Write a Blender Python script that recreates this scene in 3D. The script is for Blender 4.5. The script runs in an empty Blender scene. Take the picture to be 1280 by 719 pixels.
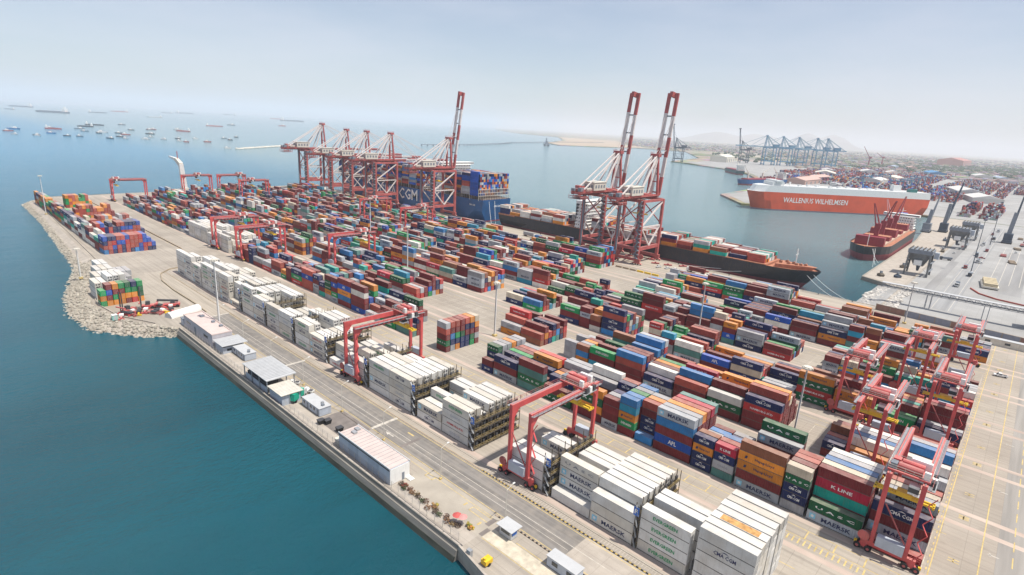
import bpy, math, random
from mathutils import Vector, Matrix
random.seed(7)
SC = bpy.context.scene
COL = SC.collection

# ---------------------------------------------------------------- camera, sky, sun, exposure
# metres: X runs across the terminal from the seawall to the berth, Y along it away from the apron
cam_d = bpy.data.cameras.new('camera')
cam = bpy.data.objects.new('camera', cam_d); COL.objects.link(cam)
cam_d.sensor_width = 36.0; cam_d.lens = 36.0 * 705.0 / 1280.0
cam_d.clip_start = 1.0; cam_d.clip_end = 90000.0
RX = (0.68231124, -0.72899833, 0.05488902)
UP = (0.16324928, 0.22511835, 0.96055786)
BK = (-0.7126016, -0.64643883, 0.27260924)
cam.matrix_world = Matrix(((RX[0], UP[0], BK[0], 0), (RX[1], UP[1], BK[1], 0), (RX[2], UP[2], BK[2], 94.5), (0, 0, 0, 1)))
SC.camera = cam
ELEV = math.radians(66); AZ = math.atan2(0.30, -1.0)
SC.cycles.volume_bounces = 3; SC.cycles.max_bounces = 8
w = bpy.data.worlds.new('World'); SC.world = w; w.use_nodes = True
wn = w.node_tree.nodes; wl = w.node_tree.links
sky = wn.new('ShaderNodeTexSky'); sky.sky_type = 'NISHITA'; sky.sun_disc = False
sky.sun_elevation = ELEV; sky.sun_rotation = AZ
sky.air_density = 1.0; sky.dust_density = 1.0; sky.ozone_density = 2.0
bg = wn['Background']; bg.inputs['Strength'].default_value = 0.11
# thin high cloud veil spread over the whole sky
tc = wn.new('ShaderNodeTexCoord'); mp = wn.new('ShaderNodeMapping'); mp.inputs['Scale'].default_value = (1.2, 1.2, 5.0)
nz = wn.new('ShaderNodeTexNoise'); nz.inputs['Scale'].default_value = 1.6; nz.inputs['Detail'].default_value = 7; nz.inputs['Roughness'].default_value = 0.55
cr = wn.new('ShaderNodeValToRGB'); cr.color_ramp.elements[0].position = 0.38; cr.color_ramp.elements[0].color = (0.25, 0.25, 0.25, 1)
cr.color_ramp.elements[1].position = 0.75; cr.color_ramp.elements[1].color = (0.62, 0.62, 0.62, 1)
mx = wn.new('ShaderNodeMix'); mx.data_type = 'RGBA'
wl.new(tc.outputs['Generated'], mp.inputs['Vector']); wl.new(mp.outputs['Vector'], nz.inputs['Vector'])
wl.new(nz.outputs['Fac'], cr.inputs['Fac']); wl.new(cr.outputs['Color'], mx.inputs['Factor'])
wl.new(sky.outputs['Color'], mx.inputs['A']); mx.inputs['B'].default_value = (6.7, 6.75, 7.5, 1)
wl.new(mx.outputs['Result'], bg.inputs['Color'])
sun_d = bpy.data.lights.new('sun', 'SUN'); sun_d.energy = 4.9; sun_d.angle = math.radians(0.6); sun_d.color = (1.0, 0.945, 0.85)
sun = bpy.data.objects.new('sun', sun_d); COL.objects.link(sun)
sd = Vector((math.sin(AZ) * math.cos(ELEV), math.cos(AZ) * math.cos(ELEV), math.sin(ELEV)))
sun.rotation_euler = sd.to_track_quat('Z', 'Y').to_euler(); sun.location = (0, 0, 400)
vs = SC.view_settings; vs.view_transform = 'Standard'; vs.look = 'None'; vs.exposure = 0.14; vs.gamma = 1.0; vs.use_curve_mapping = False

# ---------------------------------------------------------------- helpers
class MB:
    """collects boxes, beams and tubes; build() links them as ONE mesh object"""
    def __init__(s): s.v = []; s.f = []; s.m = []; s.cur = 0
    def quad(s, a, b, c, d):
        n = len(s.v); s.v += [a, b, c, d]; s.f.append((n, n+1, n+2, n+3)); s.m.append(s.cur)
    def poly(s, pts):
        n = len(s.v); s.v += list(pts); s.f.append(tuple(range(n, n+len(pts)))); s.m.append(s.cur)
    def hexa(s, p):
        n = len(s.v); s.v += list(p)
        for q in ((0,3,2,1),(4,5,6,7),(0,1,5,4),(1,2,6,5),(2,3,7,6),(3,0,4,7)):
            s.f.append(tuple(n+i for i in q)); s.m.append(s.cur)
        return s
    def box(s, x0, x1, y0, y1, z0, z1):
        return s.hexa([(x0,y0,z0),(x1,y0,z0),(x1,y1,z0),(x0,y1,z0),(x0,y0,z1),(x1,y0,z1),(x1,y1,z1),(x0,y1,z1)])
    def cbox(s, x, y, z, sx, sy, sz): return s.box(x-sx/2, x+sx/2, y-sy/2, y+sy/2, z-sz/2, z+sz/2)
    def beam(s, p, q, w, h=None, w2=None, h2=None):
        h = w if h is None else h; w2 = w if w2 is None else w2; h2 = h if h2 is None else h2
        p = Vector(p); q = Vector(q); d = (q-p).normalized()
        up = Vector((0,0,1)) if abs(d.z) < 0.95 else Vector((0,1,0))
        r = d.cross(up).normalized(); u = r.cross(d).normalized()
        a = [p-r*w/2-u*h/2, p+r*w/2-u*h/2, p+r*w/2+u*h/2, p-r*w/2+u*h/2]
        b = [q-r*w2/2-u*h2/2, q+r*w2/2-u*h2/2, q+r*w2/2+u*h2/2, q-r*w2/2+u*h2/2]
        return s.hexa([tuple(x) for x in (a+b)])
    def tube(s, p, q, r, n=8, r2=None, caps=True):
        r2 = r if r2 is None else r2
        p = Vector(p); q = Vector(q); d = (q-p).normalized()
        up = Vector((0,0,1)) if abs(d.z) < 0.95 else Vector((0,1,0))
        a = d.cross(up).normalized(); b = a.cross(d).normalized(); k = len(s.v)
        for c, rr in ((p, r), (q, r2)):
            for i in range(n):
                t = 2*math.pi*i/n; s.v.append(tuple(c + a*rr*math.cos(t) + b*rr*math.sin(t)))
        for i in range(n):
            j = (i+1) % n; s.f.append((k+i, k+n+i, k+n+j, k+j)); s.m.append(s.cur)
        if caps:
            s.f.append(tuple(k+i for i in range(n))); s.m.append(s.cur)
            s.f.append(tuple(k+n+i for i in reversed(range(n)))); s.m.append(s.cur)
        return s
    def blob(s, c, r, jit, rnd, sub=0, squash=1.0):
        """an uneven stone: jittered icosahedron"""
        t = (1+5**0.5)/2
        base = [(-1,t,0),(1,t,0),(-1,-t,0),(1,-t,0),(0,-1,t),(0,1,t),(0,-1,-t),(0,1,-t),(t,0,-1),(t,0,1),(-t,0,-1),(-t,0,1)]
        k = len(s.v); nn = (1+t*t)**0.5
        for b in base:
            rr = r*(1+rnd.uniform(-jit, jit))/nn
            s.v.append((c[0]+b[0]*rr, c[1]+b[1]*rr, c[2]+b[2]*rr*squash))
        for f in ((0,11,5),(0,5,1),(0,1,7),(0,7,10),(0,10,11),(1,5,9),(5,11,4),(11,10,2),(10,7,6),(7,1,8),(3,9,4),(3,4,2),(3,2,6),(3,6,8),(3,8,9),(4,9,5),(2,4,11),(6,2,10),(8,6,7),(9,8,1)):
            s.f.append(tuple(k+i for i in f)); s.m.append(s.cur)
    def mesh(s, name, mats):
        me = bpy.data.meshes.new(name); me.from_pydata([tuple(v) for v in s.v], [], s.f)
        for m in (mats if isinstance(mats, (list, tuple)) else [mats]): me.materials.append(m)
        if any(s.m): me.polygons.foreach_set('material_index', s.m)
        me.update(); return me
    def build(s, name, mats, parent=None):
        return put(name, s.mesh(name, mats), parent)

def put(name, me, parent=None, loc=None, color=None, rz=None):
    o = bpy.data.objects.new(name, me); COL.objects.link(o)
    if parent is not None: o.parent = parent
    if loc is not None: o.location = loc
    if rz is not None: o.rotation_euler = (0, 0, rz)
    if color is not None: o.color = (*color[:3], 1)
    return o
def empty(name, loc=(0,0,0), rz=0):
    o = put(name, None, None, loc, rz=rz); o.empty_display_size = 0.5; return o
def tag(o, label, cat, group=None):
    o['label'] = label; o['category'] = cat
    if group: o['group'] = group
    return o
def struct(o): o['kind'] = 'structure'; return o
def stuff(o, label=None, cat=None):
    o['kind'] = 'stuff'
    if label: o['label'] = label; o['category'] = cat
    return o
def copy_tree(o, parent=None):
    c = o.copy(); COL.objects.link(c)
    if parent is not None: c.parent = parent
    for ch in list(o.children): copy_tree(ch, c)
    return c

# ---------------------------------------------------------------- materials
def mat(name, color=(0.5,0.5,0.5), rough=0.6, metal=0.0, var=0.12, scale=0.6, dirt=None, dirt_amt=0.0, bump=0.0, bscale=3.0, objcol=False, attr=None, spec=0.4, top_dust=0.0, streak=0.0, scale3=None, tracks=0.0, joints=0.0):
    m = bpy.data.materials.new(name); m.use_nodes = True
    n = m.node_tree.nodes; l = m.node_tree.links; b = n['Principled BSDF']
    b.inputs['Roughness'].default_value = rough; b.inputs['Metallic'].default_value = metal
    b.inputs['Specular IOR Level'].default_value = spec
    g = n.new('ShaderNodeNewGeometry')
    if objcol: src = n.new('ShaderNodeObjectInfo').outputs['Color']
    elif attr: a = n.new('ShaderNodeAttribute'); a.attribute_name = attr; src = a.outputs['Color']
    else: r = n.new('ShaderNodeRGB'); r.outputs[0].default_value = (*color, 1); src = r.outputs[0]
    def noise(sc, det=5, vec=None):
        t = n.new('ShaderNodeTexNoise'); t.inputs['Scale'].default_value = sc; t.inputs['Detail'].default_value = det
        l.new(vec or g.outputs['Position'], t.inputs['Vector']); return t.outputs['Fac']
    def mapr(v, a0, a1, b0, b1):
        k = n.new('ShaderNodeMapRange'); l.new(v, k.inputs['Value'])
        for i, x in zip(('From Min','From Max','To Min','To Max'), (a0,a1,b0,b1)): k.inputs[i].default_value = x
        return k.outputs['Result']
    def mixc(f, a, bb, typ='MIX'):
        k = n.new('ShaderNodeMix'); k.data_type = 'RGBA'; k.blend_type = typ
        (l.new(f, k.inputs['Factor']) if not isinstance(f, float) else setattr(k.inputs['Factor'], 'default_value', f))
        for s_, nm in ((a,'A'), (bb,'B')):
            if isinstance(s_, tuple): k.inputs[nm].default_value = (*s_, 1)
            else: l.new(s_, k.inputs[nm])
        return k.outputs['Result']
    if var > 0:
        vec = None
        if scale3: k = n.new('ShaderNodeMapping'); k.inputs['Scale'].default_value = scale3; l.new(g.outputs['Position'], k.inputs['Vector']); vec = k.outputs['Vector']
        f = mapr(noise(scale, 6, vec), 0.3, 0.7, 1-var, 1+var)
        h = n.new('ShaderNodeHueSaturation'); l.new(f, h.inputs['Value']); l.new(src, h.inputs['Color']); src = h.outputs['Color']
    if streak > 0:
        k = n.new('ShaderNodeMapping'); k.inputs['Scale'].default_value = (2.2, 2.2, 0.22); l.new(g.outputs['Position'], k.inputs['Vector'])
        f = mapr(noise(1.4, 4, k.outputs['Vector']), 0.52, 0.75, 0.0, streak); src = mixc(f, src, (0.16, 0.09, 0.05))
    if tracks > 0:      # tyre-darkened strips along the lanes and blotchy oil stains
        k = n.new('ShaderNodeMapping'); k.inputs['Scale'].default_value = (0.75, 0.012, 1.0); l.new(g.outputs['Position'], k.inputs['Vector'])
        f = mapr(noise(1.0, 4, k.outputs['Vector']), 0.45, 0.72, 0.0, tracks); src = mixc(f, src, (0.17, 0.15, 0.13))
        f = mapr(noise(0.16, 7), 0.60, 0.74, 0.0, tracks*0.9); src = mixc(f, src, (0.13, 0.115, 0.10))
        f = mapr(noise(2.2, 5), 0.35, 0.7, 0.0, tracks*0.35); src = mixc(f, src, (0.25, 0.22, 0.19))
    if joints > 0:
        bt = n.new('ShaderNodeTexBrick'); bt.offset = 0.0; bt.inputs['Scale'].default_value = 1.0; bt.inputs['Brick Width'].default_value = 6.0; bt.inputs['Row Height'].default_value = 6.0; bt.inputs['Mortar Size'].default_value = 0.06
        bt.inputs['Color1'].default_value = (0,0,0,1); bt.inputs['Color2'].default_value = (0.12,0.12,0.12,1); bt.inputs['Mortar'].default_value = (1,1,1,1); l.new(g.outputs['Position'], bt.inputs['Vector'])
        bw = n.new('ShaderNodeRGBToBW'); l.new(bt.outputs['Color'], bw.inputs[0]); f = mapr(bw.outputs[0], 0, 1, 0, joints); src = mixc(f, src, (0.15,0.13,0.11))
    if dirt:
        f = mapr(noise(scale*0.35, 8), 0.45, 0.72, 0.0, dirt_amt); src = mixc(f, src, dirt)
    if top_dust > 0:
        sx = n.new('ShaderNodeSeparateXYZ'); l.new(g.outputs['Normal'], sx.inputs[0])
        f0 = mapr(sx.outputs['Z'], 0.6, 0.9, 0.0, top_dust); f1 = mapr(noise(0.5, 6), 0.3, 0.7, 0.55, 1.25)
        mm = n.new('ShaderNodeMath'); mm.operation = 'MULTIPLY'; l.new(f0, mm.inputs[0]); l.new(f1, mm.inputs[1])
        src = mixc(mm.outputs[0], src, (0.52, 0.44, 0.38))
    l.new(src, b.inputs['Base Color'])
    if bump > 0:
        bp = n.new('ShaderNodeBump'); bp.inputs['Strength'].default_value = bump; bp.inputs['Distance'].default_value = 0.1
        l.new(noise(bscale, 6), bp.inputs['Height']); l.new(bp.outputs['Normal'], b.inputs['Normal'])
    return m
M = {}
M['concrete'] = mat('yard_concrete', (0.385,0.34,0.285), 0.9, var=0.16, scale=0.05, dirt=(0.25,0.21,0.17), dirt_amt=0.55, bump=0.1, bscale=1.5, tracks=0.45, joints=0.4)
M['concrete_pale'] = mat('pale_concrete', (0.43,0.38,0.325), 0.9, var=0.14, scale=0.25, dirt=(0.33,0.28,0.23), dirt_amt=0.4, tracks=0.22, joints=0.3)
M['pier'] = mat('pier_concrete', (0.34,0.335,0.325), 0.9, var=0.14, scale=0.04, dirt=(0.22,0.21,0.20), dirt_amt=0.5, joints=0.35)
M['runway'] = mat('runway_concrete', (0.46,0.375,0.315), 0.9, var=0.16, scale=0.3, dirt=(0.34,0.24,0.2), dirt_amt=0.45, scale3=(1,0.12,1))
M['asphalt'] = mat('road_asphalt', (0.20,0.185,0.17), 0.85, var=0.28, scale=0.9, scale3=(1.0,0.03,1.0), dirt=(0.33,0.29,0.245), dirt_amt=0.5)
M['asphalt_dark'] = mat('asphalt_patch', (0.19,0.165,0.15), 0.9, var=0.2, scale=0.4)
M['kerb'] = mat('kerb_concrete', (0.36,0.28,0.2), 0.9, var=0.2, scale=0.5)
M['black'] = mat('black_rubber', (0.02,0.02,0.022), 0.7, var=0.1)
M['dark'] = mat('dark_steel', (0.06,0.06,0.065), 0.6, var=0.2)
M['greysteel'] = mat('galvanised_steel', (0.36,0.37,0.38), 0.5, 0.3, var=0.12)
M['yellow'] = mat('yellow_paint', (0.75,0.48,0.03), 0.55, var=0.12)
M['lineyellow'] = mat('yellow_line_paint', (0.54,0.41,0.17), 0.8, var=0.25, scale=0.8)
M['linewhite'] = mat('white_line_paint', (0.50,0.46,0.40), 0.8, var=0.25, scale=0.8)
M['rtgred'] = mat('gantry_red_paint', (0.56,0.085,0.085), 0.55, var=0.2, scale=0.35, streak=0.28, top_dust=0.3)
M['stsred'] = mat('quay_crane_red_paint', (0.42,0.10,0.095), 0.6, var=0.24, scale=0.2, streak=0.4, top_dust=0.25)
M['white'] = mat('white_paint', (0.78,0.77,0.74), 0.5, var=0.06, streak=0.12)
M['cream'] = mat('cream_paint', (0.62,0.58,0.5), 0.6, var=0.08, streak=0.2)
M['pinkroof'] = mat('pink_roof', (0.56,0.46,0.425), 0.8, var=0.08, scale=0.3)
M['whiteroof'] = mat('white_metal_roof', (0.47,0.475,0.48), 0.6, var=0.06)
M['bluegrey'] = mat('blue_grey_cladding', (0.42,0.46,0.52), 0.6, var=0.08, streak=0.15)
M['glass'] = mat('dark_glass', (0.03,0.04,0.05), 0.15, var=0.0, spec=0.6)
M['blue'] = mat('blue_paint', (0.02,0.13,0.5), 0.5, var=0.1)
M['teal'] = mat('teal_tarp', (0.01,0.36,0.24), 0.6, var=0.1)
M['craneblue'] = mat('blue_crane_paint', (0.06,0.22,0.36), 0.6, var=0.1)
M['cranedark'] = mat('dark_crane_paint', (0.05,0.07,0.10), 0.6, var=0.1)
M['cranegrey'] = mat('grey_crane_paint', (0.20,0.22,0.25), 0.6, var=0.15)
M['rail'] = mat('grimy_bottom_rail', (0.10,0.088,0.08), 0.8, var=0.3, scale=1.0)
M['railyellow'] = mat('worn_yellow_rail', (0.42,0.30,0.09), 0.7, var=0.3, scale=1.0)
M['stone'] = mat('armour_stone', (0.36,0.325,0.27), 0.95, var=0.3, scale=0.4, bump=0.4, bscale=2.5)
M['rack'] = mat('rack_steel', (0.11,0.09,0.065), 0.7, var=0.3, scale=1.5)
M['paint'] = mat('container_paint', objcol=True, rough=0.6, var=0.16, scale=0.35, streak=0.22, top_dust=0.34, spec=0.22)
M['paint_far'] = mat('container_paint_weathered', attr='col', rough=0.65, var=0.16, scale=0.35, streak=0.2, top_dust=0.34, spec=0.2)
M['reefer'] = mat('reefer_white_paint', objcol=True, rough=0.55, var=0.08, scale=0.5, streak=0.16, dirt=(0.40,0.31,0.21), dirt_amt=0.30, top_dust=0.16, spec=0.25)
M['letter'] = mat('lettering_paint', objcol=True, rough=0.6, var=0.05)
# ---------------------------------------------------------------- the setting
def water_mat():
    m = bpy.data.materials.new('sea_water'); m.use_nodes = True
    n = m.node_tree.nodes; l = m.node_tree.links; b = n['Principled BSDF']
    g = n.new('ShaderNodeNewGeometry')
    def noise(sc, det, scale3=None, rough=0.6):
        t = n.new('ShaderNodeTexNoise'); t.inputs['Scale'].default_value = sc; t.inputs['Detail'].default_value = det; t.inputs['Roughness'].default_value = rough
        k = n.new('ShaderNodeMapping'); k.inputs['Scale'].default_value = scale3 or (1,1,1); k.inputs['Rotation'].default_value = (0,0,0.7)
        l.new(g.outputs['Position'], k.inputs['Vector']); l.new(k.outputs['Vector'], t.inputs['Vector']); return t.outputs['Fac']
    big = noise(0.004, 5, (1,2.2,1)); 
    cr = n.new('ShaderNodeValToRGB'); e = cr.color_ramp.elements
    e[0].position = 0.3; e[0].color = (0.0, 0.056, 0.080, 1); e[1].position = 0.75; e[1].color = (0.0, 0.106, 0.146, 1)
    l.new(big, cr.inputs['Fac'])
    # greyer green harbour basin water, its base colour also lightened for reflected sky
    sx = n.new('ShaderNodeSeparateXYZ'); l.new(g.outputs['Position'], sx.inputs[0])
    mr = n.new('ShaderNodeMapRange'); l.new(sx.outputs['X'], mr.inputs['Value'])
    for i, v in zip(('From Min','From Max','To Min','To Max'), (403, 640, 0.0, 0.85)): mr.inputs[i].default_value = v
    mx_ = n.new('ShaderNodeMix'); mx_.data_type = 'RGBA'; l.new(mr.outputs['Result'], mx_.inputs['Factor']); l.new(cr.outputs['Color'], mx_.inputs['A'])
    mx_.inputs['B'].default_value = (0.17, 0.27, 0.285, 1)
    # brighter blue with distance: sky reflection and haze painted into the base colour
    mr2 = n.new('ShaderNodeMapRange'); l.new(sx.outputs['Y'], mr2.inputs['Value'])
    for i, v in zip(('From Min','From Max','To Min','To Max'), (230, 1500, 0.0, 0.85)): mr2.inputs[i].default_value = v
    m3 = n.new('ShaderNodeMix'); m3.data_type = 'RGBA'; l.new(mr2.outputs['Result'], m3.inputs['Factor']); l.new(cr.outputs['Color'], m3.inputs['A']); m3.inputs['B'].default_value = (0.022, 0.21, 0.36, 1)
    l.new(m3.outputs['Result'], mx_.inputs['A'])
    l.new(mx_.outputs['Result'], b.inputs['Base Color'])
    b.inputs['Roughness'].default_value = 0.12; b.inputs['IOR'].default_value = 1.33
    h1 = noise(0.35, 10, (1,1.7,1), 0.72); h2 = noise(0.02, 4, (1,2.5,1))
    ad = n.new('ShaderNodeMath'); ad.operation = 'MULTIPLY_ADD'; l.new(h2, ad.inputs[0]); ad.inputs[1].default_value = 1.5; l.new(h1, ad.inputs[2])
    bp = n.new('ShaderNodeBump'); bp.inputs['Strength'].default_value = 0.9; bp.inputs['Distance'].default_value = 1.3
    l.new(ad.outputs[0], bp.inputs['Height']); l.new(bp.outputs['Normal'], b.inputs['Normal'])
    return m
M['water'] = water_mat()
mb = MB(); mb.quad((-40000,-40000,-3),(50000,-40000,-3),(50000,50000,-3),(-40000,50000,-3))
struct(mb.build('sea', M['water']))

def slab(name, pts, z0, z1, m):
    b = MB(); b.poly([(x, y, z1) for x, y in pts])
    n = len(pts)
    for i in range(n):
        (x0, y0), (x1, y1) = pts[i], pts[(i+1) % n]
        b.quad((x0,y0,z0),(x1,y1,z0),(x1,y1,z1),(x0,y0,z1))
    return struct(b.build(name, m))
TERM = [(70,-140),(1060,-140),(1060,112),(942,102),(754,89),(492,86),(484,72),(470,58),(403,58),(403,762),(380,766),(150,746),(101,737),(87,702),(74,425),(62,372),(57,352),(54,325),(57,300),(67,279),(74.7,266),(74.7,79.6),(72.9,70),(70.5,50)]
slab('terminal_ground', TERM, -9, 0.0, M['concrete'])
def sheet(name, x0, x1, y0, y1, lvl, m, parent=None):
    b = MB(); z = 0.006*lvl; b.quad((x0,y0,z),(x1,y0,z),(x1,y1,z),(x0,y1,z)); return struct(b.build(name, m))
def rects(name, rs, lvl, m):
    b = MB(); z = 0.006*lvl
    for x0, x1, y0, y1 in rs: b.quad((x0,y0,z),(x1,y0,z),(x1,y1,z),(x0,y1,z))
    return struct(b.build(name, m))
# quay road beside the seawall
sheet('quay_road', 90.0, 100.0, 61.6, 276, 1, M['asphalt'])
sheet('quay_road_worn', 90.0, 100.0, -120, 61.5, 1, M['concrete_pale'])
sheet('far_road', 90.0, 100.0, 276.1, 375, 1, mat('worn_road', (0.37,0.325,0.27), 0.9, var=0.2, scale=0.8, scale3=(1,0.04,1)))
sheet('pavement_forecourt', 81.0, 89.7, 80, 110, 1, mat('forecourt_concrete', (0.37,0.33,0.275), 0.9, var=0.12, scale=0.2))
sheet('asphalt_yard_patch', 80.2, 89.6, 138.2, 154.8, 2, M['asphalt_dark'])
rects('road_centre_line', [(94.75,94.92,-60,275),(93.0,93.12,62,275)], 2, M['linewhite'])
rects('road_edge_line', [(90.15,90.35,-100,275),(99.5,99.7,-100,275),(88.3,88.45,82,275)], 2, M['lineyellow'])
rects('yard_bay_marking', [(85.9,86.1,80.4,88.6),(87.6,87.8,80.4,88.6),(85.9,87.8,88.4,88.6),(86.2,87.6,90.5,91.0),(83.6,85.0,82.6,83.2),(86.9,88.6,104.5,104.8),(86.9,88.6,107.5,107.8),(86.9,87.1,104.5,107.8),(97,97.5,126,129)], 3, M['lineyellow'])
rects('speed_hump_white', [(90.1,100.0,138.0,139.2),(90.1,100,200.0,201.2),(90.1,100,275.0,276.0)], 4, M['linewhite'])
rects('speed_hump_dark', [(90.4,98.6,123.2,124.3)], 4, M['asphalt_dark'])
# painted arrow on the road
b = MB(); z = 0.02
b.poly([(92.2,130.0,z),(92.6,130.0,z),(92.6,132.2,z),(93.1,132.2,z),(92.4,134.2,z),(91.7,132.2,z),(92.2,132.2,z)]); struct(b.build('road_arrow', M['linewhite']))
# rubber tyred gantry runways: pale worn strips along every lane, running out on to the apron
LANES = [104.5, 147.0, 184.3, 221.6, 258.9, 296.2, 333.5]
rw = []
for i, X in enumerate(LANES):
    y1 = 372 if i == 0 else 735
    for xx in (X, X+30): rw.append((xx-1.0, xx+1.0, -120, y1))
rects('gantry_runway', rw, 2, M['runway'])
rects('truck_lane_marking', [(X+22.3, X+22.5, -2+12*k, 4+12*k) for X in LANES for k in range(0, 58)] + [(X+26.6, X+26.75, 0, 700) for X in LANES[1:]], 3, M['lineyellow'])
rects('stacking_lane', [(X+22.0, X+27.5, -1, 700) for X in LANES[1:]], 1, mat('lane_concrete', (0.31,0.275,0.235), 0.9, var=0.2, scale=0.6, scale3=(1,0.05,1)))
# hatched truck parking marks between the first two gantry lanes
rects('hatched_marking', [(136.6+0*k, 139.0, 10+1.3*k, 10.35+1.3*k) for k in range(0, 14)] + [(139.5, 143.2, 4+6.5*k, 4.3+6.5*k) for k in range(0, 40)] + [(139.4,139.6,-40,300),(143.3,143.5,-40,300)], 3, M['lineyellow'])
rects('stacking_slot_line', [(X+1.5, X+21.4, 0.7+6.45*k, 0.86+6.45*k) for X in LANES[1:] for k in range(0, 104)] + [(X+1.5+2.8*j, X+1.6+2.8*j, 0.7, 660) for X in LANES[1:] for j in range(0, 8)], 1.6, mat('worn_slot_paint', (0.47,0.42,0.34), 0.9, var=0.3, scale=0.6))
# apron at the end of the stacks
sheet('apron_roadway', 60.0+60, 372, -19.0, -12.0, 1, mat('apron_asphalt', (0.29,0.27,0.245), 0.9, var=0.18, scale=0.5, scale3=(0.05,1,1)))
rects('apron_line', [(110,372,-9.3,-9.05)] + [(110+8*k, 115+8*k, -15.2, -14.95) for k in range(33)] + [(140,372,-0.75,-0.5)], 3, M['lineyellow'])
rects('apron_edge_mark', [(150+3.0*k, 151.2+3.0*k, -0.2, 0.05) for k in range(72)], 3, M['lineyellow'])
ap = []
for X in LANES[1:]:
    for dx in (-3.4, 11, 33.4):
        x = X+dx; ap += [(x, x+0.3, -5.6, -3.4), (x+1.2, x+1.5, -5.6, -3.4), (x, x+1.5, -4.6, -4.3)]
rects('apron_number_mark', ap, 3, M['lineyellow'])
rects('apron_arrow', [(x, x+0.35, -12.6, -10.4) for x in (168, 205, 243)] + [(x-0.5, x+0.85, -11.0, -10.6) for x in (168, 205, 243)], 3, M['linewhite'])
# kerbs (real steps) with black and yellow painted dashes near the gate
def kerb(name, x, y0, y1, w=0.35, h=0.14, m='kerb'):
    return struct(MB().box(x, x+w, y0, y1, 0, h).build(name, M[m]))
kerb('road_kerb', 100.2, -100, 372); kerb('island_kerb', 89.35, -100, 82.5); kerb('stack_kerb', 102.6, 40, 372, 0.25, 0.14, 'concrete_pale')
b = MB()
for k in range(95): y = -20+1.25*k; b.box(100.18, 100.57, y, y+0.6, 0.01, 0.16)
struct(b.build('kerb_black_paint', M['black']))
b = MB()
for k in range(80): y = -18+1.25*k; b.box(89.33, 89.72, y, y+0.6, 0.01, 0.16)
struct(b.build('kerb_black_paint', M['black']))
b = MB()
for k in range(95): y = -20+1.25*k+0.62; b.box(100.18, 100.57, y, y+0.6, 0.01, 0.157)
struct(b.build('kerb_yellow_paint', M['railyellow']))
b = MB()
for k in range(140): y = -20+0.85*k; b.box(101.0, 102.5, y, y+0.28, 0.0, 0.05)
struct(b.build('drain_grating', M['concrete_pale']))
# seawall: parapet, service trench, battered outer face
sw = MB(); sw.box(74.75, 75.3, 80, 266, 0, 0.9); sw.hexa([(73.2,80,-3.4),(74.75,80,-3.4),(74.75,266,-3.4),(73.2,266,-3.4),(74.2,80,-0.3),(74.75,80,-0.3),(74.75,266,-0.3),(74.2,266,-0.3)])
o = struct(sw.build('seawall', mat('seawall_concrete', (0.22,0.205,0.18), 0.9, var=0.3, scale=0.5, scale3=(1,0.15,1))))
b = MB()
for p_, q_ in (((75.05,80),(73.3,70)),((73.3,70),(70.9,50)),((70.9,50),(70.4,-60))): b.beam((*p_,0.45),(*q_,0.45),0.55,0.9)
struct(b.build('seawall', M['concrete_pale']))
sheet('service_trench', 75.35, 76.3, 80, 266, 2, M['dark'])
sheet('promenade', 76.3, 80.9, 80, 266, 1, M['concrete_pale'])
b = MB()
for k in range(62): b.box(74.9, 75.35, 80+3*k, 82.7+3*k, 0.9, 0.98)
struct(b.build('parapet_coping', M['concrete_pale']))
# dark weed band along the foot of the wall
struct(MB().hexa([(72.9,80,-3.5),(73.3,80,-3.5),(73.3,266,-3.5),(72.9,266,-3.5),(73.62,80,-1.7),(73.95,80,-1.7),(73.95,266,-1.7),(73.62,266,-1.7)]).build('seawall_foot', mat('wet_weedy_concrete', (0.05,0.052,0.04), 0.6, var=0.4, scale=0.6, scale3=(1,0.2,1))))
# rock revetment round the headland
TOE = [(74.5,264),(60.4,275),(46.8,294),(43.6,324),(49,360),(64,421),(75,600),(77.5,715),(88,738),(110,752),(160,760)]
TOP = [(75.5,267),(67,279.5),(57.5,300.5),(54.5,325),(58,352),(75,425),(82,600),(87.5,702),(101,737),(116,740),(160,747)]
def along(P, t):
    n = len(P)-1; i = min(int(t), n-1); f = t-i
    return (P[i][0]+(P[i+1][0]-P[i][0])*f, P[i][1]+(P[i+1][1]-P[i][1])*f)
rnd = random.Random(3)
base = MB(); N = 80
for k in range(N):
    t0 = (len(TOE)-1)*k/N; t1 = (len(TOE)-1)*(k+1)/N
    a, b_, c_, d_ = along(TOE,t0), along(TOE,t1), along(TOP,t1), along(TOP,t0)
    base.quad((*a,-3.6),(*b_,-3.6),(*c_,0.25),(*d_,0.25))
struct(base.build('revetment_bed', M['concrete_pale']))
rk = MB()
L = []
for i in range(len(TOE)-1):
    d = math.dist(TOE[i], TOE[i+1]); cnt = int(d*(10 if i < 5 else 6))
    for _ in range(cnt): L.append(i+rnd.random())
for t in L:
    s = rnd.random()**0.9*(1.0 if t < 5 else 0.5); a = along(TOE,t); c_ = along(TOP,t)
    x = a[0]+(c_[0]-a[0])*s; y = a[1]+(c_[1]-a[1])*s; z = -3.5+3.7*s
    rk.blob((x+rnd.uniform(-.4,.4), y+rnd.uniform(-.4,.4), z+rnd.uniform(-.1,.4)), rnd.uniform(0.35, 0.85), 0.3, rnd, squash=0.75)
stuff(rk.build('armour_rocks', M['stone']), 'pale armour stones piled on the headland revetment', 'rocks')
kp = MB()
for i in range(1, 9):
    p, q = TOP[i], TOP[i+1]; kp.beam((p[0]+2.4,p[1],0.3),(q[0]+2.4,q[1],0.3),0.35,0.6)
tag(kp.build('parapet_wall', M['concrete_pale']), 'low pale parapet wall curving round the rock headland', 'wall')
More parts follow.
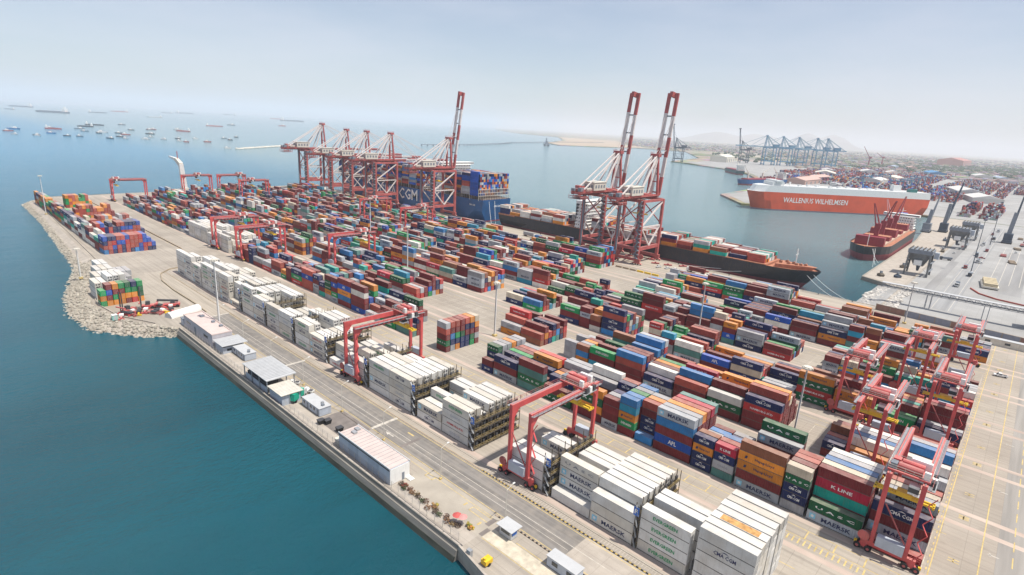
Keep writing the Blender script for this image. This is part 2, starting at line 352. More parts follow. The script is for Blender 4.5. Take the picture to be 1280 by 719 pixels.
# curved traffic kerb at the road bend
kc = MB(); pts = [(92,283),(92.5,300),(92,330),(93,352),(97,368),(104,376),(112,379)]
for p, q in zip(pts, pts[1:]): kc.beam((*p,0.35),(*q,0.35),0.4,0.7)
tag(kc.build('traffic_barrier', mat('barrier_concrete', (0.34,0.28,0.2), 0.9, var=0.2)), 'low brown concrete barrier curving along the bend of the seawall road', 'barrier')
kc = MB(); kc.beam((128,430,0.4),(128,690,0.4),0.5,0.8); kc.beam((118,380,0.4),(128,430,0.4),0.5,0.8)
tag(kc.build('traffic_barrier', M['kerb']), 'long straight low barrier along the lane beside the stacked empties', 'barrier')
# berth edge
b = MB(); b.box(402.4, 403.3, 58, 762, 0, 0.25); struct(b.build('berth_coping', M['concrete_pale']))
rects('crane_rail', [(370.7,371.3,70,755),(399.7,400.3,70,755)], 2, M['dark'])
sheet('berth_apron', 366, 402.3, 62, 758, 1, mat('berth_concrete', (0.38,0.335,0.275), 0.9, var=0.16, scale=0.15, scale3=(1,0.1,1)))
fd = MB()
for k in range(58): fd.box(403.35, 404.6, 66+12*k, 68.2+12*k, -2.8, -0.3)
o = fd.build('dock_fenders', M['black']); stuff(o, 'black rubber fenders along the berth face', 'fenders')
# the next pier over: pale ground with lanes
sheet('pier_ground', 404.5, 1059, -139, 56, 1, M['pier'])
b = MB(); b.poly([(484.5,58,0.006),(1059,58,0.006),(1059,110,0.006),(942,100.5,0.006),(754,87.5,0.006),(493,84.5,0.006)]); struct(b.build('pier_edge_ground', M['concrete_pale']))
rects('pier_lane', [(430,1000,24,36)], 2, mat('pier_asphalt', (0.29,0.29,0.29), 0.9, var=0.2, scale=0.3, scale3=(0.03,1,1)))
rects('pier_bay_line', [(560,800,14-6*k,14.4-6*k) for k in range(12)] + [(430,1000,25.6,25.9),(430,1000,34,34.3)], 3, M['linewhite'])
# rubble slope at the head of the basin
rnd = random.Random(5); rk = MB()
for k in range(900):
    x = rnd.uniform(407, 482); y = rnd.uniform(50, 74-6*abs((x-445)/38)); z = -3.2+(74-y)/24*3.6
    rk.blob((x, y, z), rnd.uniform(0.5, 1.5), 0.35, rnd, squash=0.7)
stuff(rk.build('rubble_slope', mat('rubble', (0.5,0.47,0.43), 0.95, var=0.35, scale=0.3)), 'pale broken rubble sloping into the head of the basin', 'rubble')
b = MB(); b.hexa([(404,58.2,-3.5),(484,58.2,-3.5),(484,75,-3.5),(404,75,-3.5),(404,58.2,-0.02),(484,58.2,-0.02),(484,60,-0.1),(404,60,-0.1)]); struct(b.build('basin_slope', M['pier']))
# ---------------------------------------------------------------- containers
CC = dict(m=(0.165,0.02,0.024), s=(0.36,0.07,0.05), n=(0.26,0.095,0.05), k=(0.42,0.018,0.05), r=(0.46,0.035,0.035), b=(0.008,0.02,0.095),
          a=(0.008,0.075,0.38), l=(0.03,0.20,0.47), c=(0.02,0.27,0.42), t=(0.08,0.22,0.20), T=(0.01,0.34,0.27), g=(0.006,0.26,0.08), u=(0.006,0.105,0.042),
          o=(0.63,0.23,0.03), G=(0.37,0.40,0.43), y=(0.34,0.35,0.37), w=(0.70,0.68,0.62), e=(0.55,0.48,0.37), W=(0.64,0.63,0.60))
CNAME = dict(m='maroon', s='brick red', n='brown', k='crimson', r='red', b='navy blue', a='blue', l='bright blue', c='sky blue', t='grey teal', T='teal', g='green',
             u='dark green', o='orange', G='grey', y='pale grey', w='white', e='beige', W='white')
WHITE = (0.75,0.75,0.73); NAVY = (0.02,0.03,0.09)
TXT = dict(b=('CMA CGM', WHITE, 0.62), o=('Hapag-Lloyd', NAVY, 0.42), g=('EVERGREEN', WHITE, 0.50), u=('U A S C', WHITE, 0.42), r=('HAMBURG SÜD', WHITE, 0.45),
           k=('K LINE', WHITE, 0.42), a=('APL', WHITE, 0.62), G=('MAERSK', NAVY, 0.62), y=('COSCO', (0.2,0.22,0.26), 0.5))
HT = {1: 2.62, 2: 2.87}; LEN = {1: 6.06, 2: 12.19}; WID = 2.44
def text_mesh(body, width, height, bold=0.02):
    """flat lettering, centred on the origin in x/y"""
    cu = bpy.data.curves.new('lettering', 'FONT'); cu.body = body; cu.resolution_u = 1; cu.size = 1; cu.offset = bold; cu.align_x = 'CENTER'; cu.align_y = 'CENTER'
    ob = bpy.data.objects.new('lettering_source', cu); COL.objects.link(ob)
    dg = bpy.context.evaluated_depsgraph_get(); dg.update()
    me = ob.evaluated_get(dg).to_mesh()
    me.calc_loop_triangles()
    vs_ = [tuple(v.co) for v in me.vertices]; fs = [tuple(p.vertices) for p in me.polygons]
    ob.evaluated_get(dg).to_mesh_clear(); bpy.data.objects.remove(ob); bpy.data.curves.remove(cu)
    x0 = min(v[0] for v in vs_); x1 = max(v[0] for v in vs_); y0 = min(v[1] for v in vs_); y1 = max(v[1] for v in vs_)
    cx, cy = (x0+x1)/2, (y0+y1)/2; sx = width/(x1-x0); sy = height/(y1-y0)
    return [((v[0]-cx)*sx, (v[1]-cy)*sy) for v in vs_], fs
_tc = {}
def side_text(code, size):
    """lettering verts in a container's own frame, on its seaward (-X) long side"""
    if (code, size) in _tc: return _tc[code, size]
    if code not in TXT: _tc[code, size] = None; return None
    body, colr, w_ = TXT[code]; L_ = LEN[size]; H_ = HT[size]
    if code == 'u': wid, hei, off = L_*0.74, 0.72, 0.5
    elif code == 'G': wid, hei, off = L_*0.56, 1.2, 0.57
    elif code == 'b': wid, hei, off = L_*0.40, 0.95, 0.5
    elif code == 'a': wid, hei, off = L_*0.22, 1.35, 0.5
    elif code == 'g': wid, hei, off = L_*0.50, 0.95, 0.5
    elif code == 'o': wid, hei, off = L_*0.42, 0.95, 0.58
    elif code == 'r': wid, hei, off = L_*0.62, 0.9, 0.5
    else: wid, hei, off = L_*0.40, 0.9, 0.5
    if size == 1: wid *= 1.25; hei *= 0.85
    v, f = text_mesh(body, wid, hei, 0.022)
    V = [(-0.03, L_*(1-off)-x, H_*0.52+y) for x, y in v]
    _tc[code, size] = (V, f, colr); return _tc[code, size]
def swoosh_geo(size):
    L_ = LEN[size]; H_ = HT[size]; V = []; f = []; n = 10; w_ = L_*0.40*(1.25 if size == 1 else 1)
    for i in range(n+1):
        t = math.radians(25+130*i/n)
        for k in (0.0, 0.20*math.sin(math.radians(180*i/n))+0.02): V.append((-0.03, L_*0.5-w_*0.20*math.cos(t), H_*0.52+0.30+(0.52+k)*math.sin(t)))
    for i in range(n): f.append((2*i, 2*i+1, 2*i+3, 2*i+2))
    return V, f
def emblem_geo(size):
    L_ = LEN[size]; H_ = HT[size]; s_ = 0.72 if size == 2 else 0.5; yc = L_*0.885; zc = H_*0.53
    sq = [(-0.03,yc+s_,zc-s_),(-0.03,yc-s_,zc-s_),(-0.03,yc-s_,zc+s_),(-0.03,yc+s_,zc+s_)]
    st = []
    for i in range(14):
        r = s_*(0.85 if i % 2 == 0 else 0.36); a = math.pi*i/7; st.append((-0.05, yc-r*math.sin(a), zc+r*math.cos(a)))
    return sq, st
EMB_COL = (0.22,0.55,0.72)
# ---- layout -------------------------------------------------------------
BX = [105.7] + [X+1.6 for X in LANES[1:]]
PITCH = 2.8
S0, SP = 1.0, 6.45
rl = random.Random(11)
STACKS = []     # block, slot-float, size, row, codes, near-end y
def stack(block, slot, size, row, codes, y=None, x=None):
    if codes: STACKS.append((block, slot, size, row, codes, S0+SP*slot if y is None else y, BX[block]+PITCH*row if x is None else x))
# white refrigerated block beside the quay road
A = [(25.3,'5555555'),(38.9,'4144000'),(52.7,'3444444'),(65.2,'1422333'),(80.8,'3310022'),(110.4,'4434444'),(123.0,'2230033'),(138.9,'4444444'),(151.4,'4444333'),
     (166.8,'3422323'),(179.4,'1332122'),(194.9,'3333332'),(207.4,'4422444'),(222.3,'4431233'),(234.8,'4201222'),(249.2,'4421144'),(261.6,'5244444'),(276.9,'1434444'),
     (289.3,'5544433'),(302.0,'5455444'),(314.6,'5454443'),(328.3,'4455433'),(340.8,'5544330'),(353.4,'5300000')]
for i, (y, hs) in enumerate(A):
    for r_, h in enumerate(hs): stack(0, i*2, 2, r_, 'W'*int(h), y)
SPEC = {1: {
  0: (2, 'r yGmb mmg mm mmmG mmme mmms'), 2: (2, 'Gu mmTkm mbmme mmmml mmmmy mmmmw mmms'), 4: (1, 'ybbue mmmmm mmmms mmmms yyy mmy bb'),
  5: (2, 'Gmoon mm mmg mmb mm mmmG mmmmu'), 7: (1, 'tybk mmms mmml mml mmb bby yy'), 8: (1, 'bbob mmmn mmm mmy mml mmm mm'),
  9: (2, 'mamlG mmbmy mmmmo mmmms mmmmk mmmmt uu'), 11: (1, 'l mbbms mmmmo mmmmy mmmg mmm mm'), 12: (1, 'mgocl mmmml mmmmg mmmmy mmmyl mmo mm'),
  13: (1, 'Gmmm mmmy bbbb mmmmb mmmms mmmm mm'), 14: (2, 'mouo mmb mm mmmy mmmmw mm mmG'), 16: (2, 'um mmb mno mmm mmmy mmmy mo'),
  18: (2, 'tutm mm mmb mmbo mmsr mm mml'), 20: (2, 'Gmb ms mmb mmg mom mms mmy'), 22: (1, 'bm ugbu yyyy yyyy ssso bbby bbly'), 23: (1, '- - - - - - -'), 24: (2, '- - - - - - -'),
  26.36: (1, 'mumsy yblms obgms bbumm bbmbs gumbo mymoe'), 28: (1, '- - - - - - -'), 29: (1, '- - - - - - -'), 30: (2, 'tb mmb - - - - -')},
 2: {0: (2, 'mG mGw mmml mmmy ey mmm mms'), 2: (2, 'mo mow mol mmy mmw mm ms'), 4: (1, 'mb mb ms mmn mb bb mm'), 5: (1, '- - - - - - -'), 6: (1, '- - - - - - -'),
  7: (2, 'mmrb mmmms mmmmo mmme mmmm mmm mm'), 9: (2, 'muW mmum mmg mmr mmmo mm mms'), 11: (2, 'mms mmml mms mmmk mmy mm mmo'), 13: (2, 'Gb mbw mmm Gmo mmg mm mms')},
 3: {0: (2, 'mb mG mmmm mmmk mm mmm ss'), 2: (2, 'mg gg mmm mmT mms mmo mm'), 4: (2, 'moo mTm mmmm mmr ms mm mr'), 6: (2, 'uruo mmm mmm mmm mm mmn mb')},
}
GAPS = {1: [(32,0)], 2: [(178,235)], 3: [(208,224)], 5: [(168,216)], 6: [(163,216)]}
def randcodes(n, block, y):
    keys = 'mmmmmmmmmmmmsssnkrrbbbbballctGGGGyyygguuoooweT'
    return ''.join(rl.choice(keys) for _ in range(n))
for bk in range(1, 7):
    spec = SPEC.get(bk, {}); used = set()
    for s_, (sz, rows) in spec.items():
        for q in range(int(s_), int(s_)+sz): used.add(q)
        if s_ != int(s_): used.add(int(s_)+1)
        for r_, c_ in enumerate(rows.split()):
            if c_ != '-': stack(bk, s_, sz, r_, c_)
    s_ = 0; ymax = 668 if bk == 1 else 715
    phase = rl.random()*6
    while S0+SP*(s_+2) < ymax:
        if s_ in used or s_+1 in used: s_ += 1; continue
        y = S0+SP*s_
        if any(a-6 < y < b_ for a, b_ in GAPS.get(bk, [])): s_ += 1; continue
        if bk == 1 and 385 < y < 478 and True:
            hs = rl.choice([3,4,4,4])
            for r_ in range(7):
                if y < 392 and r_ == 0: continue
                stack(bk, s_, 2, r_, 'W'*max(1, hs+rl.choice([-1,0,0])))
            s_ += 2; continue
        if rl.random() < 0.045: s_ += 2; continue          # an empty bay
        base_h = 3.1 + 0.9*math.sin(y*0.045+phase) + rl.uniform(-0.7, 0.7)
        if bk >= 3 and y < 170: base_h -= 0.3
        if rl.random() < 0.22:
            for q in (0, 1):
                hh = base_h+rl.uniform(-0.6, 1.0); cset = rl.random() < 0.25; cc = rl.choice('mbGyogs')
                for r_ in range(7):
                    h = int(round(hh + rl.uniform(-0.9, 0.7)));
                    if h > 0: stack(bk, s_+q, 1, r_, (cc*min(h,5) if cset and rl.random() < .6 else randcodes(min(h,5), bk, y)))
        else:
            for r_ in range(7):
                h = int(round(base_h + rl.uniform(-1.3, 1.1)))
                if h > 0: stack(bk, s_, 2, r_, randcodes(min(h,5), bk, y))
        s_ += 2
# empties stacked on the headland strip
def empties(x0, ncol, y, rows, keys, sz=2):
    for i in range(ncol):
        h = max(1, rows+rl.choice([0,0,0,0,-1]) if i < ncol-1 else rows-2)
        stack(7, 60+y/SP, sz, i, ''.join(rl.choice(keys) for _ in range(h)), y, x0+2.5*i)
empties(84.6, 12, 437.4, 4, 'bbassral'); empties(92.0, 12, 490, 4, 'bbssra'); empties(99.5, 13, 560, 2, 'somye'); empties(97.5, 11, 586, 4, 'sssogm'); empties(103, 8, 656, 4, 'osoog')
for k in range(20):
    y = 450.2+12.6*k
    for i, h in enumerate((4, 4, 3)):
        stack(7, 60+y/SP, 2, i, ''.join(rl.choice('mmbswyTtwwm' if k < 9 else 'mbsyog') for _ in range(h+rl.choice([0,0,-1]))), y, 84.6+(k*0.12)+2.6*i)
for i, cs in enumerate(['gog','mobm','omoo','gomg','ommr','omag','lgog','rumg'][:7]):
    stack(8, 0, 1, i, ['gog','omam','ogmo','oomg','mogu','rogb','ouug'][i], 319.4, 57.6+2.6*i)
for k in range(4):
    for i in range(6): stack(8, 2+k, 2, i, 'W'*rl.choice([2,3,3,4]) if i < 5-k else 'y', 333+14*k, 58.5+3.2*k+2.7*i)
# ---- which containers show, and how large ---------------------------------
FR = Vector((-BK[0],-BK[1],-BK[2])); RXv = Vector(RX); UPv = Vector(UP); CP = Vector((0,0,94.5))
def pix(p):
    d = Vector(p)-CP; z = d.dot(FR)
    return (640+705*d.dot(RXv)/z, 359.5-705*d.dot(UPv)/z, z)
def qarea(a, b_, c_, d_):
    P = [pix(q) for q in (a,b_,c_,d_)]
    if all(p[0] < 2 for p in P) or all(p[0] > 1278 for p in P) or all(p[1] > 717 for p in P) or any(p[2] < 1 for p in P): return 0.0
    s_ = 0
    for i in range(4): s_ += P[i][0]*P[(i+1) % 4][1]-P[(i+1) % 4][0]*P[i][1]
    return abs(s_)/2
ztop = {}
for (bk, sl, sz, r_, cs, y, x) in STACKS: ztop.setdefault((bk, r_), []).append((y, y+LEN[sz], len(cs)*HT[sz]))
def height_near(bk, r_, y0, y1):
    h = 99
    for a, b_, z in ztop.get((bk, r_), []):
        if a < y1-0.5 and b_ > y0+0.5: h = min(h, z) if h != 99 else z
    return 0 if h == 99 else h
BOXES = []
for (bk, sl, sz, r_, cs, y, x) in STACKS:
    L_, H_ = LEN[sz], HT[sz]; jx = rl.uniform(-0.05, 0.05); jy = rl.uniform(-0.12, 0.12)
    hf = height_near(bk, r_-1, y, y+L_); he = height_near(bk, r_, y-2.2, y-0.2)
    for t, c_ in enumerate(cs):
        z0 = t*H_; z1 = z0+H_; X0, Y0 = x+jx+rl.uniform(-0.03,0.03), y+jy+rl.uniform(-0.05,0.05); X1, Y1 = X0+WID, Y0+L_
        ar = 0; fv = hf < z1-0.6; ev = he < z1-0.6
        if t == len(cs)-1: ar += qarea((X0,Y0,z1),(X1,Y0,z1),(X1,Y1,z1),(X0,Y1,z1))
        if fv: ar += qarea((X0,Y0,z0),(X0,Y1,z0),(X0,Y1,z1),(X0,Y0,z1))
        if ev: ar += qarea((X0,Y0,z0),(X1,Y0,z0),(X1,Y0,z1),(X0,Y0,z1))*0.8
        j = rl.uniform(0.78, 1.2) if c_ != 'W' else rl.uniform(0.84, 1.08)
        col = tuple(min(0.85, q*j) for q in CC[c_])
        if c_ == 'W' and rl.random() < 0.25: col = (col[0]*0.97, col[1]*0.93, col[2]*0.86)
        BOXES.append(dict(bk=bk, sl=sl, sz=sz, r=r_, t=t, n=len(cs), c=c_, x=X0, y=Y0, z=z0, ar=ar, fv=fv, ev=ev, col=col, top=(t == len(cs)-1)))
dry = sorted((q for q in BOXES if q['c'] != 'W'), key=lambda q: -q['ar']); ref = sorted((q for q in BOXES if q['c'] == 'W'), key=lambda q: -q['ar'])
KEEP = dry[:300] + [q for q in ref[:300] if q['ar'] > 0]
REST_D = dry[300:]; REST_R = [q for q in ref if q not in KEEP[300:]] if False else ref[len(KEEP)-300:]
# ---- the container meshes --------------------------------------------------
def body_mesh(sz, reefer):
    L_, H_ = LEN[sz], HT[sz]; b = MB(); p = 0.12
    for x in (0, WID-p):
        for y in (0, L_-p): b.box(x, x+p, y, y+p, 0, H_)
        b.cur = 1; b.box(x, x+p, p, L_-p, 0, 0.17); b.cur = 0; b.box(x, x+p, p, L_-p, H_-0.1, H_)
    for y in (0, L_-p): b.box(p, WID-p, y, y+p, 0, 0.16); b.box(p, WID-p, y, y+p, H_-0.12, H_)
    # long sides: trapezoidal corrugation (finer and shallower on refrigerated boxes)
    n = int(L_/(0.40 if reefer else 0.58)); dep = 0.015 if reefer else 0.07
    for s_ in (0, 1):
        pts = []
        for i in range(n):
            y0 = p+(L_-2*p)*i/n; q = (L_-2*p)/n
            pts += [(y0, dep), (y0+q*0.28, dep), (y0+q*0.5, 0.0), (y0+q*0.78, 0.0)]
        pts.append((L_-p, dep))
        for (ya, da), (yb, db) in zip(pts, pts[1:]):
            xa, xb = (0.012+da, 0.012+db) if s_ == 0 else (WID-0.012-da, WID-0.012-db)
            q = [(xa,ya,0.16),(xb,yb,0.16),(xb,yb,H_-0.1),(xa,ya,H_-0.1)]
            b.quad(*(q if s_ else q[::-1]))
    b.quad((p,p,H_-0.03),(WID-p,p,H_-0.03),(WID-p,L_-p,H_-0.03),(p,L_-p,H_-0.03))
    nr = int(L_/1.2)
    for i in range(1, nr): y = p+(L_-2*p)*i/nr; b.box(p, WID-p, y-0.12, y+0.12, H_-0.03, H_-0.012)
    b.quad((p,L_-0.05,0.16),(WID-p,L_-0.05,0.16),(WID-p,L_-0.05,H_-.12),(p,L_-0.05,H_-.12)); b.quad((p,0.06,0.16),(p,0.06,H_-.12),(WID-p,0.06,H_-.12),(WID-p,0.06,0.16))
    b.quad((p,p,0.02),(p,L_-p,0.02),(WID-p,L_-p,0.02),(WID-p,p,0.02))
    return b.mesh('body', [M['reefer'] if reefer else M['paint'], M['rail']])
def door_mesh(sz, reefer):
    H_ = HT[sz]; b = MB()
    for s_ in (0, 1):
        x0 = 0.14+s_*1.09; b.box(x0, x0+1.07, 0.02, 0.055, 0.2, H_-0.15)
    b.cur = 1
    for x in (0.42, 0.95, 1.50, 2.02): b.box(x-0.025, x+0.025, -0.02, 0.02, 0.2, H_-0.15)
    b.box(0.40, 1.0, -0.03, 0.0, 1.0, 1.06); b.box(1.48, 2.05, -0.03, 0.0, 1.0, 1.06)
    return b.mesh('doors', [M['reefer'] if reefer else M['paint'], M['greysteel']])
def unit_mesh():
    b = MB(); H_ = HT[2]; b.box(0.16, WID-0.16, -0.03, 0.05, 0.2, H_-0.15); b.cur = 1
    b.box(0.3, 1.0, -0.05, -0.03, 1.65, 2.35); b.box(1.35, 2.1, -0.05, -0.03, 1.65, 2.35); b.box(0.4, 1.5, -0.05, -0.03, 0.35, 1.1); b.box(1.65, 2.1, -0.05, -0.03, 0.4, 1.3)
    return b.mesh('cooling_unit', [M['reefer'], M['dark']])
BODY = {(s_, f): body_mesh(s_, f) for s_, f in ((1,False),(2,False),(2,True))}
DOOR = {(s_, f): door_mesh(s_, f) for s_, f in ((1,False),(2,False),(2,True))}
UNIT = unit_mesh()
LET = {}
def letter_part(code, size, parent, colour):
    if (code, size) not in LET:
        g = side_text(code, size)
        me = bpy.data.meshes.new('lettering'); me.from_pydata(g[0], [], g[1]); me.materials.append(M['letter']); LET[code, size] = me
    return put('lettering', LET[code, size], parent, color=colour)
EMB = {}
def emblem_part(size, parent):
    if size not in EMB:
        sq, st = emblem_geo(size); b = MB(); b.poly(sq); e1 = b.mesh('emblem', M['letter']); b = MB(); b.poly(st); EMB[size] = (e1, b.mesh('star', M['letter']))
    o = put('emblem', EMB[size][0], parent, color=EMB_COL); put('star', EMB[size][1], o, color=WHITE)
def swoosh_part(size, parent, colour):
    if ('b', size) not in EMB:
        V, f = swoosh_geo(size); me = bpy.data.meshes.new('swoosh'); me.from_pydata(V, [], f); me.materials.append(M['letter']); EMB['b', size] = me
    put('swoosh', EMB['b', size], parent, color=colour)
def logo_part(size, parent):
    if ('o', size) not in EMB:
        L_ = LEN[size]; zc = HT[size]*0.5; y0 = L_*0.86; b = MB(); b.poly([(-0.03,y0,zc-.42),(-0.03,y0-.62,zc-.42),(-0.03,y0-.86,zc+.42),(-0.03,y0-.24,zc+.42)]); EMB['o', size] = b.mesh('emblem', M['letter'])
    put('emblem', EMB['o', size], parent, color=NAVY)
ORD = ['first','second','third','fourth','fifth','sixth','seventh','eighth','ninth','tenth','eleventh','twelfth','thirteenth','fourteenth','fifteenth','sixteenth','seventeenth','eighteenth','nineteenth','twentieth']
TENS = ['','','twent','thirt','fort','fift','sixt','sevent','eight','ninet']
def ordw(i):
    n = i+1
    if n <= 20: return ORD[n-1]
    h = 'hundred-' if n >= 100 else ''; n %= 100
    if n == 0: return 'hundredth'
    if n <= 20: return h+ORD[n-1]
    return h+TENS[n//10]+('ieth' if n % 10 == 0 else 'y-'+ORD[n % 10-1])
BLK = {0: 'seawall reefer block', 1: 'first coloured block', 2: 'second coloured block', 3: 'third coloured block', 4: 'fourth coloured block',
       5: 'fifth coloured block', 6: 'berthside block', 7: 'headland strip', 8: 'headland rock stack'}
BRAND_W = [('G', 0.22), ('g', 0.10), ('b', 0.14), ('y', 0.12), ('r', 0.06)]
for q in KEEP:
    rf = q['c'] == 'W'
    o = put('reefer_container' if rf else 'shipping_container', BODY[q['sz'], rf], None, (q['x'], q['y'], q['z']), q['col'])
    tier = 'top' if q['top'] else ORD[q['t']]
    slot = int(round(q['sl']/2 if q['bk'] == 0 else (q['sl']-60 if q['bk'] == 7 else q['sl'])))
    lab = '%s %s box, %s tier, %s row, %s bay from apron, %s' % (CNAME[q['c']], 'long' if q['sz'] == 2 else 'short', tier, ORD[q['r']], ordw(slot), BLK[q['bk']])
    tag(o, lab, 'container', 'refrigerated containers in the white block' if rf else 'containers stacked in the coloured blocks')
    if rf and q['bk'] == 0 and q['sl'] == 0 and q['r'] == 2 and q['top']:
        put('rust_patch', MB().box(0.15, WID-0.15, 1.8, 10.2, HT[2]-0.011, HT[2]+0.004).mesh('rust_patch', mat('rusty_roof', (0.50,0.27,0.10), 0.9, var=0.4, scale=1.2)), o)
    if q['ev']:
        if rf and q['sl'] != 0 and rl.random() < 0.75: put('cooling_unit', UNIT, o, color=q['col'])
        else: put('doors', DOOR[q['sz'], rf], o, color=q['col'])
    if q['fv']:
        if rf:
            u = rl.random(); brand = None
            if q['bk'] == 0:
                y = A[int(q['sl'])//2][0]
                if y == 38.9 and q['r'] == 0: brand = 'g'
                elif y == 25.3 and q['t'] == 3: brand = 'b'
                elif y == 65.2 and q['r'] == 1 and q['t'] in (1, 2): brand = 'G'
                elif y == 65.2 and q['r'] == 1 and q['t'] == 3: brand = 'u'
                elif y == 52.7 and q['r'] == 0 and q['t'] == 0: brand = 'G'
                elif y == 110.4 and q['r'] == 0: brand = ('y','r','y','g')[q['t']]
                elif y > 80:
                    acc = 0
                    for bb, pw in BRAND_W:
                        acc += pw
                        if u < acc: brand = bb; break
            if brand:
                letter_part(brand, 2, o, {'g': (0.01,0.28,0.10), 'b': (0.05,0.05,0.12), 'y': (0.3,0.33,0.4), 'r': (0.5,0.04,0.04), 'u': (0.2,0.2,0.22)}.get(brand, NAVY))
                if brand == 'G': emblem_part(2, o)
                if brand == 'b': swoosh_part(2, o, (0.05,0.05,0.12))
        elif q['c'] in TXT and (q['c'] != 'y' or rl.random() < 0.5):
            letter_part(q['c'], q['sz'], o, TXT[q['c']][1])
            if q['c'] == 'G': emblem_part(q['sz'], o)
            if q['c'] == 'o': logo_part(q['sz'], o)
            if q['c'] == 'b': swoosh_part(q['sz'], o, WHITE)
# ---- all the rest: one object for the coloured ones, one for the white ones -
def rest(name, boxes, label, textlimit):
    V = []; F = []; C_ = []
    for q in boxes:
        x, y, z = q['x'], q['y'], q['z']; L_, H_ = LEN[q['sz']], HT[q['sz']]; k = len(V); x1, y1, z1 = x+WID, y+L_, z+H_
        V += [(x,y,z),(x1,y,z),(x1,y1,z),(x,y1,z),(x,y,z1),(x1,y,z1),(x1,y1,z1),(x,y1,z1)]
        F += [(k,k+1,k+5,k+4),(k+1,k+2,k+6,k+5),(k+2,k+3,k+7,k+6),(k+3,k,k+4,k+7),(k+4,k+5,k+6,k+7),(k,k+3,k+2,k+1)]
        C_ += [q['col']]*8
        if q['fv'] and q['ar'] > textlimit and q['c'] in TXT and q['c'] != 'y':
            tv, tf, tcol = side_text(q['c'], q['sz']); k = len(V)
            V += [(x+a, y+b_, z+c_) for a, b_, c_ in tv]; F += [tuple(k+i for i in f) for f in tf]; C_ += [tcol]*len(tv)
        if q['ev'] and q['ar'] > 12:   # lock rods on the doors
            for dx in (0.5, 1.0, 1.45, 1.95):
                k = len(V); V += [(x+dx,y-.03,z+.2),(x+dx+.06,y-.03,z+.2),(x+dx+.06,y-.03,z1-.2),(x+dx,y-.03,z1-.2)]; F.append((k,k+1,k+2,k+3)); C_ += [(0.5,0.48,0.45)]*4
    me = bpy.data.meshes.new(name); me.from_pydata(V, [], F); me.materials.append(M['paint_far'])
    at = me.color_attributes.new('col', 'FLOAT_COLOR', 'POINT')
    at.data.foreach_set('color', [c for q in C_ for c in (*q[:3], 1.0)])
    me.update(); return stuff(put(name, me), label, 'containers')
rest('stacked_containers', REST_D, 'coloured shipping containers stacked in long blocks across the terminal', 25)
rest('stacked_reefer_containers', REST_R, 'white refrigerated containers stacked further along the terminal', 1e9)
print('containers', len(KEEP), len(REST_D), len(REST_R), 'smallest kept', dry[299]['ar'], ref[min(299,len(ref)-1)]['ar'])
# ---------------------------------------------------------------- reefer racks
def rack(y0, y1, label, sign, xa=105.4, xb=125.4, levels=4):
    t = empty('reefer_rack', (0, (y0+y1)/2, 0)); yc = (y0+y1)/2; a, b_ = y0-yc, y1-yc
    n = 7
    for i in range(n+1):
        x = xa+(xb-xa)*i/n
        put('post', MB().box(x-0.09, x+0.09, a, a+0.16, 0, 2.9*levels+0.6).mesh('post', M['rack']), t)
        put('post', MB().box(x-0.09, x+0.09, b_-0.16, b_, 0, 2.9*levels+0.6).mesh('post', M['rack']), t)
    for k in range(levels):
        z = 0.5+2.9*k if k else 0.4
        put('deck', MB().box(xa, xb, a, b_, z, z+0.14).mesh('deck', M['rack']), t)
        h = MB()
        for zz in (z+0.6, z+1.15): h.box(xa, xb, a-0.03, a+0.02, zz, zz+0.06)
        put('handrail', h.mesh('handrail', M['railyellow']), t)
        bx_ = MB()
        for i in range(n): x = xa+(xb-xa)*(i+0.5)/n; bx_.box(x-0.4, x+0.35, a+0.25, a+0.75, z+0.5, z+1.9)
        put('socket_boxes', bx_.mesh('socket_boxes', M['dark']), t)['kind'] = 'stuff'
    st = MB()
    for k in range(levels): st.beam((xa-0.3, a+0.2, 0.3+2.9*k), (xa-0.3, b_-0.2, 2.9+2.9*k), 0.5, 0.12)
    put('stairs', st.mesh('stairs', M['greysteel']), t)['kind'] = 'stuff'
    s_ = put('sign', MB().box(xa-0.5, xa-0.42, a+0.1, a+1.5, 2.9*levels-2.6, 2.9*levels-0.4).mesh('sign', M['blue']), t)
    v, f = text_mesh(sign, 0.8, 1.2, 0.03)
    me = bpy.data.meshes.new('letter'); me.from_pydata([(xa-0.53, a+0.8-x, 2.9*levels-1.5+y) for x, y in v], [], f); me.materials.append(M['white']); put('letter', me, s_)
    return tag(t, label, 'rack', 'reefer racks across the white block')
ORDR = ['first','second','third','fourth','fifth','sixth','seventh','eighth','ninth','tenth']
for i, (y0, y1, sg) in enumerate([(51.3,52.5,'F'),(77.9,80.3,'E'),(107.2,109.9,'D'),(135.7,138.4,'C'),(163.9,166.4,'B'),(192.0,194.4,'A'),(219.9,222.0,'A'),(247.3,248.9,'A'),(274.1,276.5,'A'),(301.6,301.9,'A')][:9]):
    rack(y0, y1, 'open steel reefer rack with yellow rails, %s from the apron between white stacks' % ORDR[i], sg)

